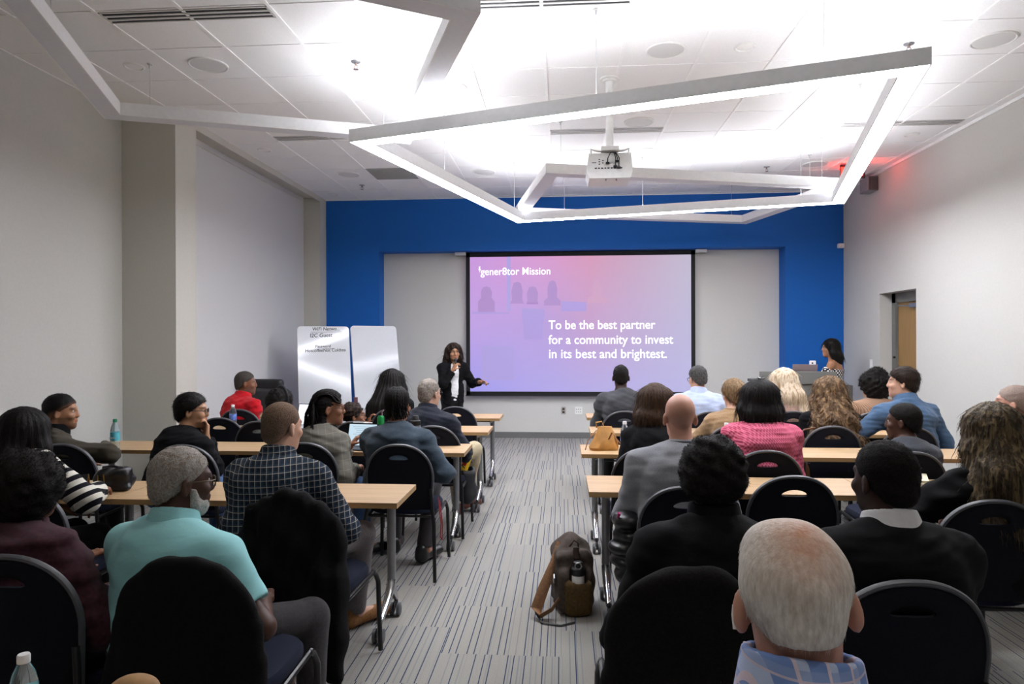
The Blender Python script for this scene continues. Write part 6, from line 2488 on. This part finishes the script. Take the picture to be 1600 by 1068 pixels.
MB().tube([(-0.23, -0.11, 0.03), (-0.20, -0.20, 0.008), (-0.10, -0.24, 0.007), (-0.02, -0.20, 0.007)], 0.007, 8, flat=0.5).build('loose_strap', M_black, bp, smooth=True)
MB().box((0.01, -0.035, 0.335), (0.017, 0.012, 0.035), rotx(-0.35), bev=0.006).build('leather_tab', mat('dark_leather_tab', '382821', 0.5, var=0.2), bp)
mb = MB().box((-0.118, -0.035, 0.19), (0.005, 0.018, 0.022), rotx(0.5), bev=0.003)
mb.build('buckle', M_steel, bp)
tu = empty('tumbler', tuple(np.array(bp.location) + rotz(0.10) @ V(0.015, -0.082, 0.05)), 0, 'tumbler with white band and black lid in the backpack pocket', 'bottle')
MB().lathe([(0.034, 0), (0.036, 0.01), (0.036, 0.175), (0.034, 0.18)], n=24).build('tumbler_body', M_white, tu, smooth=True)
MB().lathe([(0.037, 0.178), (0.039, 0.185), (0.039, 0.215), (0.028, 0.225), (0.026, 0.25), (0.02, 0.254)], n=24).build('lid', M_black, tu, smooth=True)
MB().tube([(0.018 * math.cos(a), -0.030, 0.236 + 0.018 * math.sin(a)) for a in np.linspace(0, 2 * PI, 14, endpoint=False)], 0.004, 8, closed=True).build('lid_ring', M_steel, tu, smooth=True)

# open bag with a yellow packet beside the older man
ob_ = empty('shoulder_bag', (-0.80, 5.62, 0.0), 0.2, 'black open bag with a yellow packet, beside the beige trousers', 'bag')
sd = Solid()
sd.rbox((0, 0, 0.38), (0.075, 0.11, 0.13), 0.05)
sd.ell((0.0, 0.0, 0.28), (0.085, 0.12, 0.07), k=0.05)
sd.rbox((0, 0, 0.53), (0.05, 0.08, 0.09), 0.03, mode='-')
solid('bag_body', sd, 0.008, mat('black_nylon', '15161b', 0.6, var=0.2), ob_, (0, 0, 0), waves(50, 0.010, 3), 1)
MB().tube([(-0.02, -0.12, 0.52), (-0.10, -0.14, 0.62), (-0.16, -0.06, 0.70), (-0.22, 0.0, 0.72)], 0.012, 8, flat=0.3).build('strap', M_black, ob_, smooth=True)
MB().tube([(0.05, -0.03, 0.55), (0.03, -0.02, 0.60), (-0.04, 0.02, 0.605), (-0.05, 0.03, 0.55)], 0.016, 8, flat=0.6).build('lid_flap', M_black, ob_, smooth=True)
yp = empty('snack_packet', (-0.81, 5.54, 0.50), 0.2, 'yellow packet with a red mark sticking out of the black bag', 'packet')
MB().box((0, 0, 0.07), (0.055, 0.018, 0.075), roty(0.35), bev=0.012).build('packet', mat('yellow_foil', 'e8c01a', 0.35, var=0.06), yp)
MB().box((0.01, -0.020, 0.062), (0.016, 0.002, 0.024), roty(0.35), bev=0.002).build('red_mark', mat('red_print', 'c3251c', 0.4), yp)
# lanyard on the chair of the man with locs
c9 = np.array(CHAIRS[9].location)
lan = MB().tube([c9 + V(0.235, -0.12, 0.52), c9 + V(0.25, -0.16, 0.44), c9 + V(0.262, -0.17, 0.36), c9 + V(0.255, -0.165, 0.27), c9 + V(0.268, -0.17, 0.25), c9 + V(0.272, -0.175, 0.36), c9 + V(0.245, -0.13, 0.50)], 0.0035, 6, flat=0.5)
tag(lan.build('lanyard', mat('red_ribbon', '97202a', 0.6), smooth=True), 'red lanyard hanging from the chair of the man with locs', 'lanyard')

# something tan at the lower edge, out of focus
sx_, sy_ = aty(206, 1062, 1.30)[0], 1.30
sd = Solid()
sd.rbox((sx_, sy_, TH + 0.062), (0.050, 0.045, 0.062), 0.025)
sd.ell((sx_, sy_, TH + 0.118), (0.048, 0.040, 0.032), k=0.03)
o = solid('paper_bag', sd, 0.006, mat('tan_paper', 'a58058', 0.8, var=0.12, scale=30), None, (0, 0, 0), waves(60, 0.004, 2), 1)
tag(o, 'tan rounded bag top just showing at the bottom edge, lower left', 'bag')

# ------------------------------------------------------------------ lectern and what stands on it
YL = 8.85
M_lec = mat('grey_laminate', '6a6a66', 0.6, var=0.06, scale=300)
M_lec2 = mat('dark_grey_laminate', '4e4e4c', 0.6, var=0.06, scale=300)
xl, zt1 = aty(1187, 580, YL)
xm, _ = aty(1305, 580, YL)
xr, zt2 = aty(1335, 602, YL)
lc = empty('lectern', ((xl + xr) / 2, YL + 0.3, 0), 0, 'grey wide lectern at the front right before the blue wall', 'lectern')
ox = (xl + xr) / 2
a0_, a1_, a2_ = xl - ox, xm - ox, xr - ox
MB().ab((a0_ + 0.04, -0.28, 0.06), (a1_, 0.25, zt1 - 0.16)).build('cabinet', M_lec, lc)
MB().ab((a0_, -0.32, zt1 - 0.16), (a1_ + 0.01, -0.28, zt1), 0.006).build('front_screen', M_lec, lc)
MB().ab((a0_, -0.30, zt1 - 0.155), (a1_ + 0.01, 0.28, zt1 - 0.12), 0.004).build('worktop', M_lec2, lc)
for k in range(3):
    z0_ = zt1 - 0.31 - k * 0.19
    MB().ab((a0_ + 0.40, -0.296, z0_), (a0_ + 0.78, -0.28, z0_ + 0.135), 0.004).build('drawer_front', M_lec, lc)
MB().ab((a1_ + 0.01, -0.26, 0.06), (a2_, 0.22, zt2), 0.006).build('side_cabinet', M_lec2, lc)
MB().ab((a1_ + 0.02, -0.1, zt2), (a2_ - 0.06, 0.12, zt2 + 0.03), 0.005).build('side_tray', M_black, lc)
MB().ab((a0_ + 0.06, -0.25, 0.0), (a2_ - 0.03, 0.2, 0.06)).build('plinth', M_black, lc)
WZ = zt1 - 0.12
lx_ = aty(1255, 575, 8.98)[0]
lp2 = empty('laptop', (lx_, 9.05, WZ), PI, 'pinkish silver laptop open on the lectern, its lid toward the audience', 'laptop')
M_lid = mat('rose_silver_lid', '9b8a8c', 0.35, metal=0.4, var=0.04)
MB().box((0, 0, 0.008), (0.155, 0.105, 0.008), bev=0.004).build('keyboard_base', M_lid, lp2)
MB().box((0, 0.12, 0.105), (0.155, 0.005, 0.105), rotx(-0.22), bev=0.003).build('lid', M_lid, lp2)
ph = empty('phone', (aty(1268, 568, 9.32)[0], 9.28, WZ), 0.0, 'white device with a round black lens standing behind the lectern laptop', 'camera')
zz = aty(1268, 563, 9.28)[1] - WZ
MB().box((0, 0, zz - 0.045), (0.038, 0.02, 0.045), bev=0.008).build('device_body', M_white, ph)
MB().lathe([(0.011, 0), (0.011, 0.004), (0.006, 0.006)], (-0.010, -0.020, zz - 0.032), 16, rotx(PI / 2)).build('lens', M_black, ph)
MB().lathe([(0.05, 0), (0.05, 0.008), (0.008, 0.012), (0.008, zz - 0.08)], n=18).build('stand', M_white, ph)

# padded office chair beyond the last left table
ocx = aty(408, 600, 8.05)[0]
oc = empty('office_chair', (ocx, 8.15, 0), 0.12, 'high-backed black padded office chair beyond the man in red', 'chair')
M_oc = mat('black_leatherette', '18181a', 0.45, var=0.2, scale=40, bump=0.1)
sd = Solid()
sd.rbox((0, 0, 0.80), (0.235, 0.055, 0.30), 0.05)
solid('backrest', sd, 0.012, M_oc, oc, (0, 0, 0), None, 2)
sd = Solid()
sd.rbox((0, -0.035, 0.74), (0.19, 0.045, 0.25), 0.04)
solid('back_cushion', sd, 0.012, mat('grey_black_leatherette', '29292b', 0.5, var=0.2), oc, (0, 0, 0), waves(20, 0.004, 2), 2)
MB().box((0, 0.25, 0.47), (0.24, 0.24, 0.045), bev=0.04).build('seat', M_oc, oc, smooth=True)
MB().lathe([(0.03, 0.10), (0.03, 0.43)], (0, 0.22, 0), 14).build('gas_lift', M_black, oc)
for k in range(5):
    a = 2 * PI * k / 5
    lg = MB().tube([(0, 0.22, 0.11), (0.28 * math.cos(a), 0.22 + 0.28 * math.sin(a), 0.075)], [0.025, 0.015], 8).build('leg', M_black, oc)
    MB().lathe([(0.026, -0.018), (0.03, 0), (0.026, 0.018)], (0.28 * math.cos(a), 0.22 + 0.28 * math.sin(a), 0.031), 14, roty(PI / 2)).build('caster', M_black, lg)

# microphone and clicker of the presenter
c = P37
S0, E, W, a = c['A'][1]
mouth = c['hl'](0.0, 0.125, -0.100)
hand = W + nrm(W - E) * 0.055
ax_ = nrm(mouth - hand + c['up'] * 0.01)
mr = empty('microphone', tuple(hand - ax_ * 0.06), 0, 'black hand microphone held to the mouth of the presenter', 'microphone')
o_ = np.array(mr.location)
MB().tube([V(0, 0, 0), ax_ * 0.14], [0.011, 0.014], 12).build('handle', M_black, mr, smooth=True)
dd_ = ax_
mb = MB().tube([dd_ * 0.14, dd_ * 0.155, dd_ * 0.175, dd_ * 0.19], [0.016, 0.024, 0.023, 0.010], 14)
mb.build('grille_head', mat('microphone_grille', '3a3a3e', 0.4, metal=0.6, var=0.3, scale=500), mr, smooth=True)
S0, E, W, a = c['A'][0]
hd = nrm(c['rv'] * -0.6 + c['fv'] * 0.8)
q_ = W + hd * 0.095 - V(0, 0, 0.022)
o = MB().tube([q_ - hd * 0.05, q_ + hd * 0.05], 0.010, 8, flat=0.6).build('clicker', M_black)
tag(o, 'small dark clicker in the outstretched hand of the presenter', 'remote')
